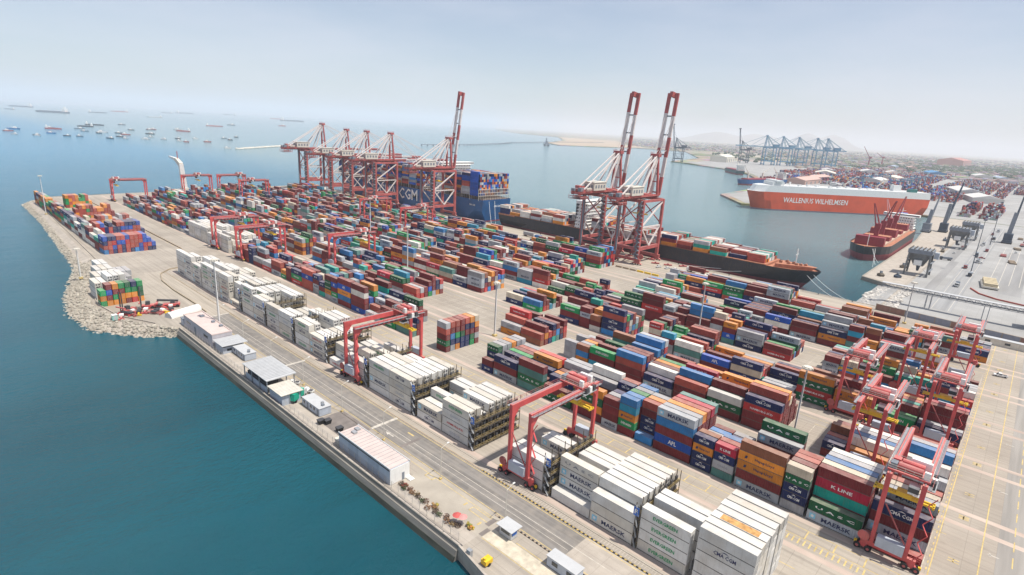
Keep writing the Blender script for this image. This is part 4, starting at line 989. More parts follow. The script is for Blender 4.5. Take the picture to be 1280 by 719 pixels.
for a, b_ in (((411,124,9.6),(401.8,168,0.4)),((413,120,9.6),(401.8,186,0.4)),((419,108,9.8),(401.8,84,0.4)),((421,104,9.8),(401.8,76,0.4))): line_thing(a, b_, 'pale mooring rope from the black ship bow to the berth')
for a, b_ in (((418,418.4,19),(402.2,398,0.4)),((426,418,19),(402.2,392,0.4))): line_thing(a, b_, 'pale mooring rope from the blue ship stern to the berth')
# orange and white car carrier across the basin
P0 = Vector((862,306)); P1 = Vector((1056,122)); dv = (P1-P0).normalized(); nv = Vector((-dv.y, dv.x)); Lc = (P1-P0).length+6
cc_ = P1+dv*4+nv*17.5   # stern, hull centre line lies away from the camera side
S3 = ship_root('car_carrier', (cc_.x, cc_.y), (-dv.x, -dv.y), 'long orange and white car carrier moored across the basin')
put('hull', hull_mesh(Lc+4, 35, -6, -1.0, 24, [M['hullorange'], mat('lilac_boot_topping', (0.32,0.22,0.26), 0.6), M['shipwhite']], rake=10, bow=0.10, stern=0.05, sfac=0.95, bulwark=0.05, flare=0.8), S3)
b = MB(); b.hexa([(1,-17.4,24),(Lc-14,-17.4,24),(Lc-14,17.4,24),(1,17.4,24),(2,-17.2,33.5),(Lc-20,-17.2,33.5),(Lc-20,17.2,33.5),(2,17.2,33.5)]); b.hexa([(Lc-14,-17.4,24),(Lc-1,-7,24),(Lc-1,7,24),(Lc-14,17.4,24),(Lc-20,-17.2,33.5),(Lc-6,-7,33.0),(Lc-6,7,33.0),(Lc-20,17.2,33.5)]); put('upper_hull', b.mesh('upper_hull', M['shipwhite']), S3)
hull_text(S3, 'WALLENIUS WILHELMSEN', Lc*0.655, 17.62, 13.5, 100, 7.6, M['white'], flip=True)
b = MB(); b.box(Lc-44,Lc-26,-14,14,33.5,38.5); b.box(Lc-40,Lc-30,-17,17,38.5,41); put('bridge', b.mesh('bridge', M['shipwhite']), S3)
b = MB(); b.box(40,52,-4,4,33.5,42); put('funnel', b.mesh('funnel', M['shipwhite']), S3)
b = MB(); b.box(23,34,8,16,33.5,38); put('deck_house', b.mesh('deck_house', mat('green_tarp', (0.02,0.16,0.15), 0.6)), S3)
for k in range(9): b = MB(); x = 70+16*k; b.box(x, x+5, -6+(k%3)*4, -1+(k%3)*4, 33.5, 35.6); put('vent_house', b.mesh('vent_house', M['shipwhite']), S3)
b = MB(); b.tube((Lc-36,0,41),(Lc-36,0,50),.4,6); b.tube((Lc-58,3,33.5),(Lc-58,3,39),1.3,10); put('mast', b.mesh('mast', M['white']), S3)
# bulk carrier with maroon cranes beside the next pier
S4 = ship_root('bulk_carrier', (768, 107.5), (-1, -0.02), 'black and red bulk carrier with maroon deck cranes beside the next pier')
put('hull', hull_mesh(192, 33, -6, 3.0, 9.4, [M['hulldark'], M['boot'], M['deckbrown']], rake=6, bow=0.16, stern=0.1, sfac=0.8), S4)
house(S4, 8, 20, 28, 9.5, 5); b = MB(); b.box(3,8,-4,4,9.5,27); put('funnel', b.mesh('funnel', M['blue']), S4)
b = MB(); b.box(22, 172, -11.5, 11.5, 9.4, 11.2); put('hatch_coaming', b.mesh('hatch_coaming', mat('pale_hatch', (0.5,0.36,0.27), 0.8, var=0.2)), S4)
for k, x in enumerate((30, 66, 100, 132)):
    hc = put('hatch_cover', MB().box(x, x+13, -11, 11, 11.2, (17.5,14.5,18.5,15.0)[k]).mesh('hatch_cover', M['maroon']), S4); put('cover_top', MB().box(x+.6, x+12.4, -10.4, 10.4, (17.5,14.5,18.5,15.0)[k], (17.7,14.7,18.7,15.2)[k]).mesh('cover_top', M['deckbrown']), hc)
b = MB(); b.box(168,176,-11.5,11.5,9.4,17.5); put('forecastle_house', b.mesh('forecastle_house', M['maroon']), S4)
for x, an, dy in ((50,62,0.1),(84,50,-0.3),(118,66,0.25),(148,58,-0.15)):
    pc = put('crane_pedestal', MB().box(x-1.8,x+1.8,-1.8,1.8,10,22).mesh('crane_pedestal', M['maroon']), S4)
    put('crane_house', MB().box(x-2.6,x+2.6,-2.4,2.4,22,27).mesh('crane_house', M['maroon']), pc)
    a = math.radians(an); q = (x+math.cos(a)*26*(1 if x > 100 else -1), dy*30, 24+math.sin(a)*26)
    for s_ in (-1, 1): put('jib', MB().beam((x,s_*1.7,24), (q[0],q[1]+s_*0.4,q[2]), 0.9, 1.2, 0.4, 0.5).mesh('jib', M['maroon']), pc)
    put('hoist_rope', MB().beam((x,0,27), q, 0.15).mesh('hoist_rope', M['dark']), pc)
for a, b_ in (((579,98,9),(560,88,0.5)),((580,97,9),(548,88,.5)),((582,96,9),(536,87.5,.5))): line_thing(a, b_, 'pale mooring rope from the bulk carrier bow to the pier', 0.11)
b = MB(); b.tube((577.4,106,8.6),(577.4,106,19),0.3,6)
put('foremast', MB().tube((181,0,9.5),(181,0,20),0.3,6).mesh('foremast', M['white']), S4)
# cargo ships further into the port
def cargo_ship(stern, dr, L_, B, zd, m, lab, ncr):
    s_ = ship_root('cargo_ship', stern, dr, lab)
    put('hull', hull_mesh(L_, B, -6, 0.5, zd, [m, M['boot'], M['deckbrown']], rake=6, bow=0.18), s_)
    house(s_, 6, 18, B*0.85, zd, 5)
    put('hatch_coaming', MB().box(22, L_*0.86, -B*.36, B*.36, zd, zd+3).mesh('hatch_coaming', M['maroon']), s_)
    for k in range(ncr):
        x = 30+(L_*0.8-30)*k/max(1, ncr-1)
        pc = put('crane_pedestal', MB().box(x-1.4,x+1.4,-1.4,1.4,zd,zd+16).mesh('crane_pedestal', M['cream']), s_)
        sg = -1 if k % 2 else 1; put('jib', MB().beam((x,0,zd+15),(x+sg*22,4,zd+30),1.4,1.4,.6,.6).mesh('jib', M['cream']), pc)
cargo_ship((1466,463),(-1,0.28),170,27,9,M['hullblue'],'dark blue cargo ship with pale deck cranes behind the car carrier bow',3)
cargo_ship((1690,654),(0.78,0.62),150,24,8,mat('green_hull_paint',(0.02,0.08,0.08),0.5),'dark green cargo ship at the far port corner with white bridge',1)
cargo_ship((1220,300),(0.72,-0.69),160,26,9,M['maroon'],'maroon cargo ship with white jibs behind the middle of the car carrier',4)
# ---------------------------------------------------------------- ships and boats at anchor
HC = dict(grey=(0.16,0.19,0.22), red=(0.42,0.10,0.09), white=(0.62,0.62,0.60), dark=(0.03,0.04,0.05), blue=(0.01,0.14,0.35))
M['boathull'] = mat('boat_hull_paint', objcol=True, rough=0.5, var=0.1)
def boat_proto(kind):
    t = empty('anchored_ship' if kind == 'f' else 'fishing_boat')
    if kind == 'f':
        put('hull', hull_mesh(100, 15, -6, -2, 2.0, [M['boathull'], M['boot'], M['deckbrown']], rake=4, n=12), t)
        b = MB(); b.box(6,15,-6,6,2,15); b.box(8,12,-2,2,15,20); put('superstructure', b.mesh('superstructure', M['white']), t)
        b = MB(); b.box(20,84,-5.5,5.5,2,4.2); put('hatches', b.mesh('hatches', M['boathull']), t)
        for x in (35, 60): put('mast', MB().beam((x,0,3),(x,0,13),0.7).mesh('mast', M['cream']), t)
    else:
        put('hull', hull_mesh(30, 8, -5, -2.2, 0.2, [M['boathull'], M['boot'], M['deckbrown']], rake=3, n=10, bulwark=0.9), t)
        b = MB(); b.box(14,22,-2.6,2.6,0.2,4.6); b.box(16,20,-2.2,2.2,4.6,6.6); put('wheelhouse', b.mesh('wheelhouse', M['white']), t)
        put('mast', MB().beam((12,0,0.2),(12,0,12),0.4).mesh('mast', M['cream']), t); put('boom', MB().beam((12,0,3),(3,0,9),0.3).mesh('boom', M['cream']), t)
    return t
BOATS = [(1140,6481,260,'f','grey'),(1423,10293,265,'f','grey'),(885,7424,95,'f','grey'),(1577,7967,156,'f','grey'),(2540,10270,203,'f','red'),(1858,6397,119,'f','white'),(3710,12147,195,'f','grey'),(4203,13558,330,'f','grey'),(279,2589,33,'t','blue'),(276,2410,25,'t','red'),(244,2186,14,'t','white'),(396,2690,45,'f','red'),(440,2764,29,'t','grey'),(289,2167,17,'t','dark'),(302,2129,16,'t','white'),(366,2313,24,'t','blue'),(358,2160,17,'t','dark'),(403,2138,17,'t','grey'),(499,2780,29,'t','grey'),(642,3338,65,'f','dark'),(614,3040,55,'f','dark'),(498,2546,23,'t','grey'),(506,2402,19,'t','dark'),(543,2485,32,'t','white'),(446,2069,22,'t','dark'),(498,2188,20,'t','dark'),(847,3512,32,'t','grey'),(586,2455,26,'t','dark'),(573,2333,28,'t','red'),(706,2805,22,'t','dark'),(792,2952,35,'t','red'),(656,2469,29,'t','dark'),(804,2882,31,'t','grey'),(496,2048,13,'t','white'),(534,2065,14,'t','white'),(549,2027,13,'t','white'),(604,2193,15,'t','white'),(589,2066,19,'t','white'),(1394,3969,86,'f','red'),(1705,4435,49,'t','grey'),(6324,15800,330,'f','grey'),(5200,11400,230,'f','red'),(4220,8901,314,'f','grey'),(2312,4911,55,'t','red'),(948,2996,36,'t','white'),(924,2818,53,'f','red'),(653,2142,14,'t','dark'),(620,1968,13,'t','white'),(625,1928,16,'t','red'),(728,2150,12,'t','white'),(698,1953,21,'t','red'),(855,2233,18,'t','grey'),(829,2118,17,'t','dark'),(947,2362,10,'t','dark'),(634,1634,9,'t','white')]
protos = {'f': boat_proto('f'), 't': boat_proto('t')}; fresh = {'f': True, 't': True}; rbt = random.Random(4)
for (x, y, L_, k, col) in BOATS:
    o = protos[k] if fresh[k] else copy_tree(protos[k]); fresh[k] = False
    s_ = L_/(100 if k == 'f' else 30)*1.15; s_ = max(s_, 0.62) if k == 't' else s_
    o.scale = (s_, s_, max(s_*0.8, 0.75)); o.location = (x, y, -3+3*max(s_*0.8,0.75)-0.0 if False else -3+2.2*max(s_*0.8,0.75)); o.rotation_euler = (0,0,-0.65+rbt.uniform(-0.35,0.35)+(math.pi if rbt.random() < .5 else 0))
    for ch in o.children:
        if ch.name.split('.')[0] in ('hull','hatches'): ch.color = (*HC[col], 1)
    what = ('%s %s ship riding at anchor in the hazy roadstead' % ('very large' if L_ > 200 else 'large' if L_ > 90 else 'small', col)) if k == 'f' else ('%s hulled %s fishing boat anchored in the roadstead' % (col, 'larger' if L_ > 22 else 'little'))
    tag(o, what, 'ship' if k == 'f' else 'boat', 'ships at anchor in the roadstead' if k == 'f' else 'fishing boats at anchor in the roadstead')
# ---------------------------------------------------------------- the far shore, port and city
def land_mat():
    m = bpy.data.materials.new('coastal_plain'); m.use_nodes = True
    n = m.node_tree.nodes; l = m.node_tree.links; b = n['Principled BSDF']; b.inputs['Roughness'].default_value = 0.95; b.inputs['Specular IOR Level'].default_value = 0.1
    g = n.new('ShaderNodeNewGeometry')
    t = n.new('ShaderNodeTexNoise'); t.inputs['Scale'].default_value = 0.0022; t.inputs['Detail'].default_value = 9; t.inputs['Roughness'].default_value = 0.65; l.new(g.outputs['Position'], t.inputs['Vector'])
    c = n.new('ShaderNodeValToRGB'); e = c.color_ramp.elements
    e[0].position = 0.36; e[0].color = (0.10,0.13,0.07,1); e[1].position = 0.62; e[1].color = (0.42,0.36,0.30,1)
    for p, col in ((0.45,(0.20,0.20,0.13,1)),(0.50,(0.33,0.30,0.26,1)),(0.56,(0.26,0.22,0.17,1))): q = e.new(p); q.color = col
    l.new(t.outputs['Fac'], c.inputs['Fac'])
    v = n.new('ShaderNodeTexVoronoi'); v.inputs['Scale'].default_value = 0.02; l.new(g.outputs['Position'], v.inputs['Vector'])
    mm = n.new('ShaderNodeMix'); mm.data_type = 'RGBA'; mm.blend_type = 'OVERLAY'; mm.inputs['Factor'].default_value = 0.25
    l.new(c.outputs['Color'], mm.inputs['A']); l.new(v.outputs['Color'], mm.inputs['B']); l.new(mm.outputs['Result'], b.inputs['Base Color']); return m
M['plain'] = land_mat()
FAR = [(1060.3,-400),(47000,-6000),(47000,46000),(26000,26000),(11000,10800),(7600,7000),(6400,5100),(4600,3600),(3300,2750),(3003,2372),(3300,2290),(3740,2240),(3790,1880),(2720,1270),(2125,1110),(2100,1060),(1870,745),(1740,655),(1480,520),(1330,452),(1010,422),(895,338),(1080,158),(1060.3,112)]
slab('coastal_plain', FAR, -9, -0.1, M['plain'])
slab('port_hardstanding', [(1062,-90),(3400,-60),(3500,700),(2700,1150),(2120,1040),(1890,745),(1745,640),(1485,508),(1335,440),(1015,410),(910,338),(1090,165),(1068,110)], -2, 0.05, M['pier'])
slab('sand_spit', [(3030,2385),(3320,2300),(3900,2260),(6600,4300),(6300,5000),(4600,3560),(3330,2740)], -2, 0.3, mat('dry_sand', (0.42,0.33,0.24), 0.95, var=0.15, scale=0.004))
# hills on the horizon
hb = MB(); rh = random.Random(9)
def hill(cx, cy, w_, h, ang):
    n = 26; k = 5; prev = None
    for i in range(n+1):
        t = i/n; row = []
        for j in range(k+1):
            s_ = j/k*2-1; z = h*max(0, math.sin(math.pi*t))**1.3*max(0, 1-s_*s_)*(1+0.25*math.sin(t*17+j)) ; u = (t-0.5)*w_; v = s_*w_*0.22
            row.append((cx+u*math.cos(ang)-v*math.sin(ang), cy+u*math.sin(ang)+v*math.cos(ang), z-1))
        if prev:
            for j in range(k): hb.quad(prev[j], row[j], row[j+1], prev[j+1])
        prev = row
hill(21300, 5800, 3000, 430, -1.3); hill(20600, 8300, 5200, 330, -1.15)
struct(hb.build('hills', mat('hill_earth', (0.25,0.21,0.17), 0.95, var=0.15, scale=0.001)))
# city: uncountable low roofs
rc = random.Random(17); V = []; F = []; C_ = []
def cbx(x, y, z0, sx, sy, h, a, col):
    k = len(V); ca, sa = math.cos(a), math.sin(a)
    P_ = [(x+u*ca-v*sa, y+u*sa+v*ca) for u, v in ((-sx/2,-sy/2),(sx/2,-sy/2),(sx/2,sy/2),(-sx/2,sy/2))]
    V.extend([(p[0],p[1],z0) for p in P_]+[(p[0],p[1],z0+h) for p in P_])
    F.extend([(k,k+1,k+5,k+4),(k+1,k+2,k+6,k+5),(k+2,k+3,k+7,k+6),(k+3,k,k+4,k+7),(k+4,k+5,k+6,k+7)]); C_.extend([col]*8)
pal = [(0.45,0.40,0.35),(0.5,0.47,0.44),(0.36,0.33,0.31),(0.52,0.42,0.34),(0.40,0.28,0.22),(0.55,0.53,0.5),(0.25,0.27,0.30),(0.46,0.38,0.36)]
for _ in range(5200):
    r = 2600*math.exp(rc.random()*1.7); th = math.atan2(0.012+rc.random()*0.62, 1.0)
    x, y = r*math.cos(th), r*math.sin(th)
    if y > 0.42*x and r < 3600: continue
    if x < 4200 and y > 0.30*x: continue
    cbx(x, y, -0.1, rc.uniform(12,46), rc.uniform(10,30), rc.uniform(4,11), rc.choice([0.3,0.3+1.57,0.8]), tuple(q*rc.uniform(.7,1.15) for q in rc.choice(pal)))
def flush(name, label, cat):
    global V, F, C_
    me = bpy.data.meshes.new(name); me.from_pydata(V, [], F); me.materials.append(M['cityattr'])
    at = me.color_attributes.new('col', 'FLOAT_COLOR', 'POINT'); at.data.foreach_set('color', [c for q in C_ for c in (*q[:3], 1.0)]); me.update()
    V = []; F = []; C_ = []; return stuff(put(name, me), label, cat)
M['cityattr'] = mat('city_paint', attr='col', rough=0.85, var=0.1, scale=0.1)
flush('city', 'low pale city roofs spreading over the hazy plain', 'city')
# far container yards: rows of stacks in the second port
ckeys = 'mmmmssrbbGGyymmalyo'
def yard(x0, x1, y0, y1, a, dens, hmax=4):
    ca, sa = math.cos(a), math.sin(a); u = x0
    while u < x1:
        v = y0; cc = rc.choice(ckeys); row_on = rc.random() < 0.8
        while v < y1:
            if rc.random() < 0.12: cc = rc.choice(ckeys)
            if row_on and rc.random() < dens+0.2:
                for t in range(rc.randint(1, hmax)):
                    cbx(u, v, 0.06+2.7*t, 12.1, 2.5, 2.65, a, tuple(q*rc.uniform(.75,1.2) for q in CC[cc if rc.random() < .6 else rc.choice('mmsGyb')]))
            v += 2.9 if (int(v-y0) % 30) < 20 else 12
        u += 13.2
yard(1120, 1330, 40, 88, 0.0, 0.75, 5); yard(1380, 1560, 120, 330, 0.0, 0.62); yard(1180, 1380, 190, 300, 0.0, 0.6)
yard(1600, 1900, 60, 480, 0.0, 0.5); yard(1950, 2300, 250, 640, 0.0, 0.5); yard(1940, 2500, 30, 210, 0.0, 0.42); yard(2350, 3000, 260, 620, 0.0, 0.4); yard(1500,1900,500,540,0.0,0.7)
flush('far_container_stacks', 'coloured container stacks filling the far port', 'containers')
# sheds and warehouses
rwh = random.Random(31)
whs = [(5384,520,560,150,42,(0.40,0.17,0.13),'big pink brick warehouse on the plain behind the far port'),(2550,1080,230,70,22,(0.68,0.63,0.52),'long cream shed behind the solitary blue quay crane'),(2850,330,130,55,14,(0.05,0.22,0.42),'blue roofed shed amid far containers')]
for k in range(14):
    whs.append((rwh.uniform(1500,3600), rwh.uniform(20,600), rwh.uniform(60,150), rwh.uniform(28,60), rwh.uniform(9,15), rwh.choice([(0.55,0.53,0.5),(0.6,0.55,0.46),(0.30,0.36,0.44),(0.5,0.33,0.27)]), None))
for i, (x, y, l_, w_, h, col, lab) in enumerate(whs):
    t = empty('warehouse', (x, y, -0.1), rwh.choice([0.25, 0.3, 0.0]))
    put('wall', MB().box(-l_/2,l_/2,-w_/2,w_/2,0,h).mesh('wall', M['boathull']), t, color=col)
    b = MB(); b.hexa([(-l_/2-1,-w_/2-1,h),(l_/2+1,-w_/2-1,h),(l_/2+1,w_/2+1,h),(-l_/2-1,w_/2+1,h),(-l_/2-1,-0.5,h+w_*0.12),(l_/2+1,-0.5,h+w_*.12),(l_/2+1,0.5,h+w_*.12),(-l_/2-1,0.5,h+w_*.12)])
    put('roof', b.mesh('roof', M['boathull']), t, color=tuple(min(.75,c*1.15) for c in col))
    for k in range(4): put('door', MB().box(-l_/2+l_*(k+.3)/4, -l_/2+l_*(k+.6)/4, -w_/2-.15, -w_/2-.02, 0, h*.6).mesh('door', M['cranegrey']), t)
    nm = 'pale' if col[0] > .52 else 'grey blue' if col[2] > col[0] else 'brownish'
    tag(t, lab or '%s pitched-roof warehouse among the containers of the far port' % nm, 'warehouse', 'warehouses of the far port')
# trees on the plain
tb = MB(); rt = random.Random(12)
for _ in range(900):
    if rt.random() < 0.5: c0 = rt.choice([(4300,420),(4700,300),(5300,230),(3700,560),(6100,800),(5000,100),(4050,190)]); x = c0[0]+rt.gauss(0,170); y = c0[1]+rt.gauss(0,90)
    else: r = 2900*math.exp(rt.random()*1.3); th = rt.uniform(0.015,0.42); x, y = r*math.cos(th), r*math.sin(th)
    for _k in range(4): tb.blob((x+rt.uniform(-9,9), y+rt.uniform(-9,9), rt.uniform(3,9)), rt.uniform(4,8.5), 0.35, rt, squash=0.8)
stuff(tb.build('distant_woodland', mat('distant_foliage', (0.045,0.075,0.035), 0.95, var=0.3, scale=0.05)), 'dark green belts of trees on the hazy plain', 'trees')
# blue quay cranes of the far port
PB = (M['craneblue'], mat('pale_blue_crane_paint', (0.22,0.36,0.44), 0.6), M['craneblue']); PD = (M['cranedark'], M['cranegrey'], M['cranedark'])
bl_dn = make_sts(False, PB, False); bl_up = make_sts(True, PD, False)
far = [(2103,1052,True,1.12),(2560,975,True,1.15),(2541,858,False,1.5),(2625,820,False,1.5),(2690,776,False,1.5),(2680,700,False,1.5),(2640,650,False,1.5)]
f1 = f2 = True
names = ['dark blue quay crane with raised boom alone on the far pier corner','dark blue quay crane with raised boom behind the green cargo ship','pale blue quay crane at the head of the far row','pale blue quay crane second in the far row','pale blue quay crane third in the far row','pale blue quay crane fourth in the far row','pale blue quay crane at the tail of the far row']
for (x, y, up, s_), lab in zip(far, names):
    if up: o = bl_up if f1 else copy_tree(bl_up); f1 = False
    else: o = bl_dn if f2 else copy_tree(bl_dn); f2 = False
    o.location = (x, y, 0.05); o.scale = (s_, s_, s_); o.rotation_euler = (0, 0, 2.3); tag(o, lab, 'crane', 'blue quay cranes of the far port')
# blue yard gantries
for k in range(9):
    x, y = 1650+110*(k % 5), 260+85*(k//5)
    t = empty('yard_gantry', (x, y, 0.05), 0.0)
    for sy in (-13, 13):
        for sx in (-4, 4): put('leg', MB().box(sx-.6,sx+.6,sy-.6,sy+.6,0,20).mesh('leg', M['craneblue']), t)
    for sx in (-4, 4): put('girder', MB().box(sx-.8,sx+.8,-14,14,20,22).mesh('girder', M['craneblue']), t)
    put('trolley', MB().box(-4,4,-3+k%4,3+k%4,22,24.5).mesh('trolley', M['shipwhite']), t)
    tag(t, 'blue yard gantry over the container rows of the far port', 'crane', 'blue yard gantries of the far port')
# red dockside jib cranes on the plain
for (x, y) in ((3531,703),(3950,720)):
    t = empty('jib_crane', (x, y, 0)); put('tower', MB().beam((0,0,0),(0,0,45),8,8,4,4).mesh('tower', M['maroon']), t); put('jib', MB().beam((0,0,42),(-10,35,100 if x < 3600 else 70),4,4,2,2).mesh('jib', M['maroon']), t); put('machine_house', MB().box(-6,6,-8,5,40,50).mesh('machine_house', M['maroon']), t)
    tag(t, 'tall red dockyard jib crane with steep jib' if x < 3600 else 'shorter red dockyard jib crane beyond its taller twin', 'crane')
# long trestle pier, offshore loading platform, breakwater
tr_ = MB(); pp = [(1560,1985),(1895,2084),(2350,2300),(2730,2548),(3600,2900),(4800,3250)]
for p, q in zip(pp, pp[1:]):
    tr_.beam((*p,3),(*q,3),9,2.2); n = int(math.dist(p,q)/40)
    for i in range(n): x = p[0]+(q[0]-p[0])*i/n; y = p[1]+(q[1]-p[1])*i/n; tr_.box(x-1.5,x+1.5,y-1.5,y+1.5,-8,2.5)
tag(tr_.build('trestle_pier', M['cranegrey']), 'long thin trestle pier curving across the bay', 'pier')
t = empty('loading_platform', (2800,2319,0), 0.75)
put('deck', MB().box(-95,95,-14,14,4,8).mesh('deck', M['cranegrey']), t)
for k in range(10):
    for s_ in (-11, 11): put('pile', MB().box(-90+20*k-1.5,-90+20*k+1.5,s_-1.5,s_+1.5,-9,4).mesh('pile', M['cranegrey']), t)
put('loader_tower', MB().beam((20,0,8),(20,0,44),14,14,5,5).mesh('loader_tower', M['cranegrey']), t); put('boom', MB().beam((20,0,26),(-50,-4,20),5).mesh('boom', M['cranegrey']), t); put('shed', MB().box(40,80,-10,10,8,20).mesh('shed', M['bluegrey']), t); put('shed', MB().box(-80,-40,-9,9,8,15).mesh('shed', M['cranegrey']), t)
tag(t, 'offshore loading platform with tower standing in the bay', 'platform')
b = MB(); rb2 = random.Random(2)
for k in range(120): u = k/119; b.blob((640+230*u+rb2.uniform(-3,3), 1612+195*u+rb2.uniform(-3,3), -2.2), rb2.uniform(3.5,6), 0.3, rb2, squash=0.6)
tag(b.build('breakwater', mat('pale_breakwater', (0.56,0.53,0.46), 0.9)), 'pale rubble breakwater end in the open sea', 'breakwater')
# ---------------------------------------------------------------- the next pier: cranes, hoppers, conveyor, wall
def harbour_crane(x, y, h, lab, m, lean=0.18):
    t = empty('mobile_harbour_crane', (x, y, 0))
    put('chassis', MB().box(-8,8,-4,4,1.2,4).mesh('chassis', m), t)
    for k in range(6): b = MB(); b.tube((-7+2.8*k,-4.6,1.0),(-7+2.8*k,4.6,1.0),1.0,10); put('wheel_set', b.mesh('wheel_set', M['black']), t)
    put('slew_house', MB().box(-6,5,-4,4,4,11).mesh('slew_house', m), t)
    put('tower', MB().beam((0,0,11),(1,-1,h*0.72),4.2,4.2,3.2,3.2).mesh('tower', M['cranegrey']), t)
    put('boom', MB().beam((2,-1,14),(h*lean,-h*lean*0.4,h*1.25),2.4,2.4,1.2,1.2).mesh('boom', m), t)
    put('cabin', MB().box(1.8,4.2,-2.4,0.2,h*.5,h*.5+3).mesh('cabin', M['white']), t)
    tag(t, lab, 'crane')
harbour_crane(844,92,38,'dark mobile harbour crane beside the stern of the bulk carrier',M['cranegrey'],0.3); harbour_crane(868,78,48,'taller dark mobile harbour crane on the pier behind the grey hopper',M['cranedark'],0.35); harbour_crane(840,16,48,'lone dark blue mobile harbour crane in the middle of the pier',M['cranedark'],0.2)
def hopper(x, y, s_, lab):
    t = empty('hopper', (x, y, 0)); m = mat('weathered_hopper_steel', (0.15,0.16,0.165), 0.75, var=0.35, scale=0.25, streak=0.5)
    for a in (-1, 1):
        for c_ in (-1, 1): put('leg', MB().beam((a*6*s_,c_*6*s_,0),(a*5.5*s_,c_*5.5*s_,14*s_),1.2).mesh('leg', m), t)
    put('bin', MB().hexa([(-2.5*s_,-2.5*s_,6*s_),(2.5*s_,-2.5*s_,6*s_),(2.5*s_,2.5*s_,6*s_),(-2.5*s_,2.5*s_,6*s_),(-6*s_,-6*s_,14*s_),(6*s_,-6*s_,14*s_),(6*s_,6*s_,14*s_),(-6*s_,6*s_,14*s_)]).mesh('bin', m), t)
    put('grille', MB().box(-6.4*s_,6.4*s_,-6.4*s_,6.4*s_,14*s_,16.5*s_).mesh('grille', M['cranegrey']), t)
    for k in range(6): put('screen_bar', MB().box(-6.2*s_,6.2*s_,(-5.5+2.2*k)*s_-.25,(-5.5+2.2*k)*s_+.25,16.5*s_,17.2*s_).mesh('screen_bar', M['rack']), t)
    put('control_cabin', MB().box(-7.4*s_,-5*s_,-2*s_,2*s_,7*s_,10*s_).mesh('control_cabin', M['white']), t)
    put('brace', MB().beam((-6*s_,-6*s_,2),(6*s_,-6*s_,12*s_),.5).mesh('brace', m), t)
    for z in (4, 9): put('platform', MB().box(-6.8*s_,6.8*s_,-7.2*s_,-6.2*s_,z*s_,(z+.25)*s_).mesh('platform', M['cranegrey']), t)
    for yy in (-6, 6):
        put('brace', MB().beam((6*s_,yy*s_,2),(-6*s_,yy*s_,12*s_),.5).mesh('brace', m), t); put('ring_beam', MB().beam((-6*s_,yy*s_,8*s_),(6*s_,yy*s_,8*s_),.8).mesh('ring_beam', m), t)
    put('chute', MB().beam((0,0,6*s_),(0,0,2.5*s_),2.6,2.6,1.4,1.4).mesh('chute', M['cranedark']), t); put('dust_filter', MB().box(2*s_,5*s_,-9*s_,-6.5*s_,11*s_,15*s_).mesh('dust_filter', M['bluegrey']), t)
    st = MB()
    for k in range(5): st.beam((6.6*s_,(-5+(k%2)*3)*s_,2.8*k*s_),(6.6*s_,(-2-(k%2)*3)*s_,2.8*(k+1)*s_),.8,.15)
    put('stairs', st.mesh('stairs', M['greysteel']), t)['kind'] = 'stuff'
    tag(t, lab, 'hopper')
hopper(540,58,1.25,'grey unloading hopper nearest the basin corner on the next pier'); hopper(735,52,1.3,'grey unloading hopper midway along the next pier'); hopper(825,50,1.2,'grey unloading hopper behind another hopper beside the harbour cranes')
# conveyor gallery
t = empty('conveyor_gallery', (425, 22, 0))
cv = MB(); z0, z1 = 9.0, 11.6
for xx in (-1.6, 1.6):
    for z in (z0, z1): cv.beam((xx,-36,z),(xx,40,z),0.3)
    for k in range(19): y = -36+4*k; cv.beam((xx,y,z0),(xx,y+4,z1),0.2); cv.beam((xx,y,z0),(xx,y,z1),0.2)
put('truss', cv.mesh('truss', M['greysteel']), t)['kind'] = 'stuff'
put('belt', MB().box(-1.2,1.2,-36,40,9.6,9.8).mesh('belt', M['cranegrey']), t); put('roof', MB().box(-1.9,1.9,-36,40,11.7,11.85).mesh('roof', M['whiteroof']), t)
for y in (14, -14):
    for xx in (-2, 2):
        for dy in (-1.2, 1.2): put('trestle_leg', MB().beam((xx*1.4,y+dy,0),(xx*.7,y+dy,9),0.35).mesh('trestle_leg', M['greysteel']), t)
    cb = MB()
    for z in (2.5, 5.5): cb.beam((-2.6,y-1.2,z),(2.6,y-1.2,z),0.25); cb.beam((-2.6,y+1.2,z),(2.6,y+1.2,z),.25)
    put('trestle_tie', cb.mesh('trestle_tie', M['greysteel']), t)['kind'] = 'stuff'
tag(t, 'long steel conveyor gallery on trestles crossing the next pier', 'conveyor')
t = empty('transfer_tower', (430,-17,0))
for a in (-5, 5):
    for c_ in (-5, 5): put('leg', MB().box(a-.4,a+.4,c_-.4,c_+.4,0,16).mesh('leg', M['cranegrey']), t)
for z in (5, 10, 15): put('deck', MB().box(-5.6,5.6,-5.6,5.6,z,z+.4).mesh('deck', M['cranegrey']), t)
put('machine_house', MB().box(-4,4,-4,4,10.4,14.6).mesh('machine_house', M['bluegrey']), t)
tag(t, 'grey steel transfer tower at the end of the conveyor', 'tower')
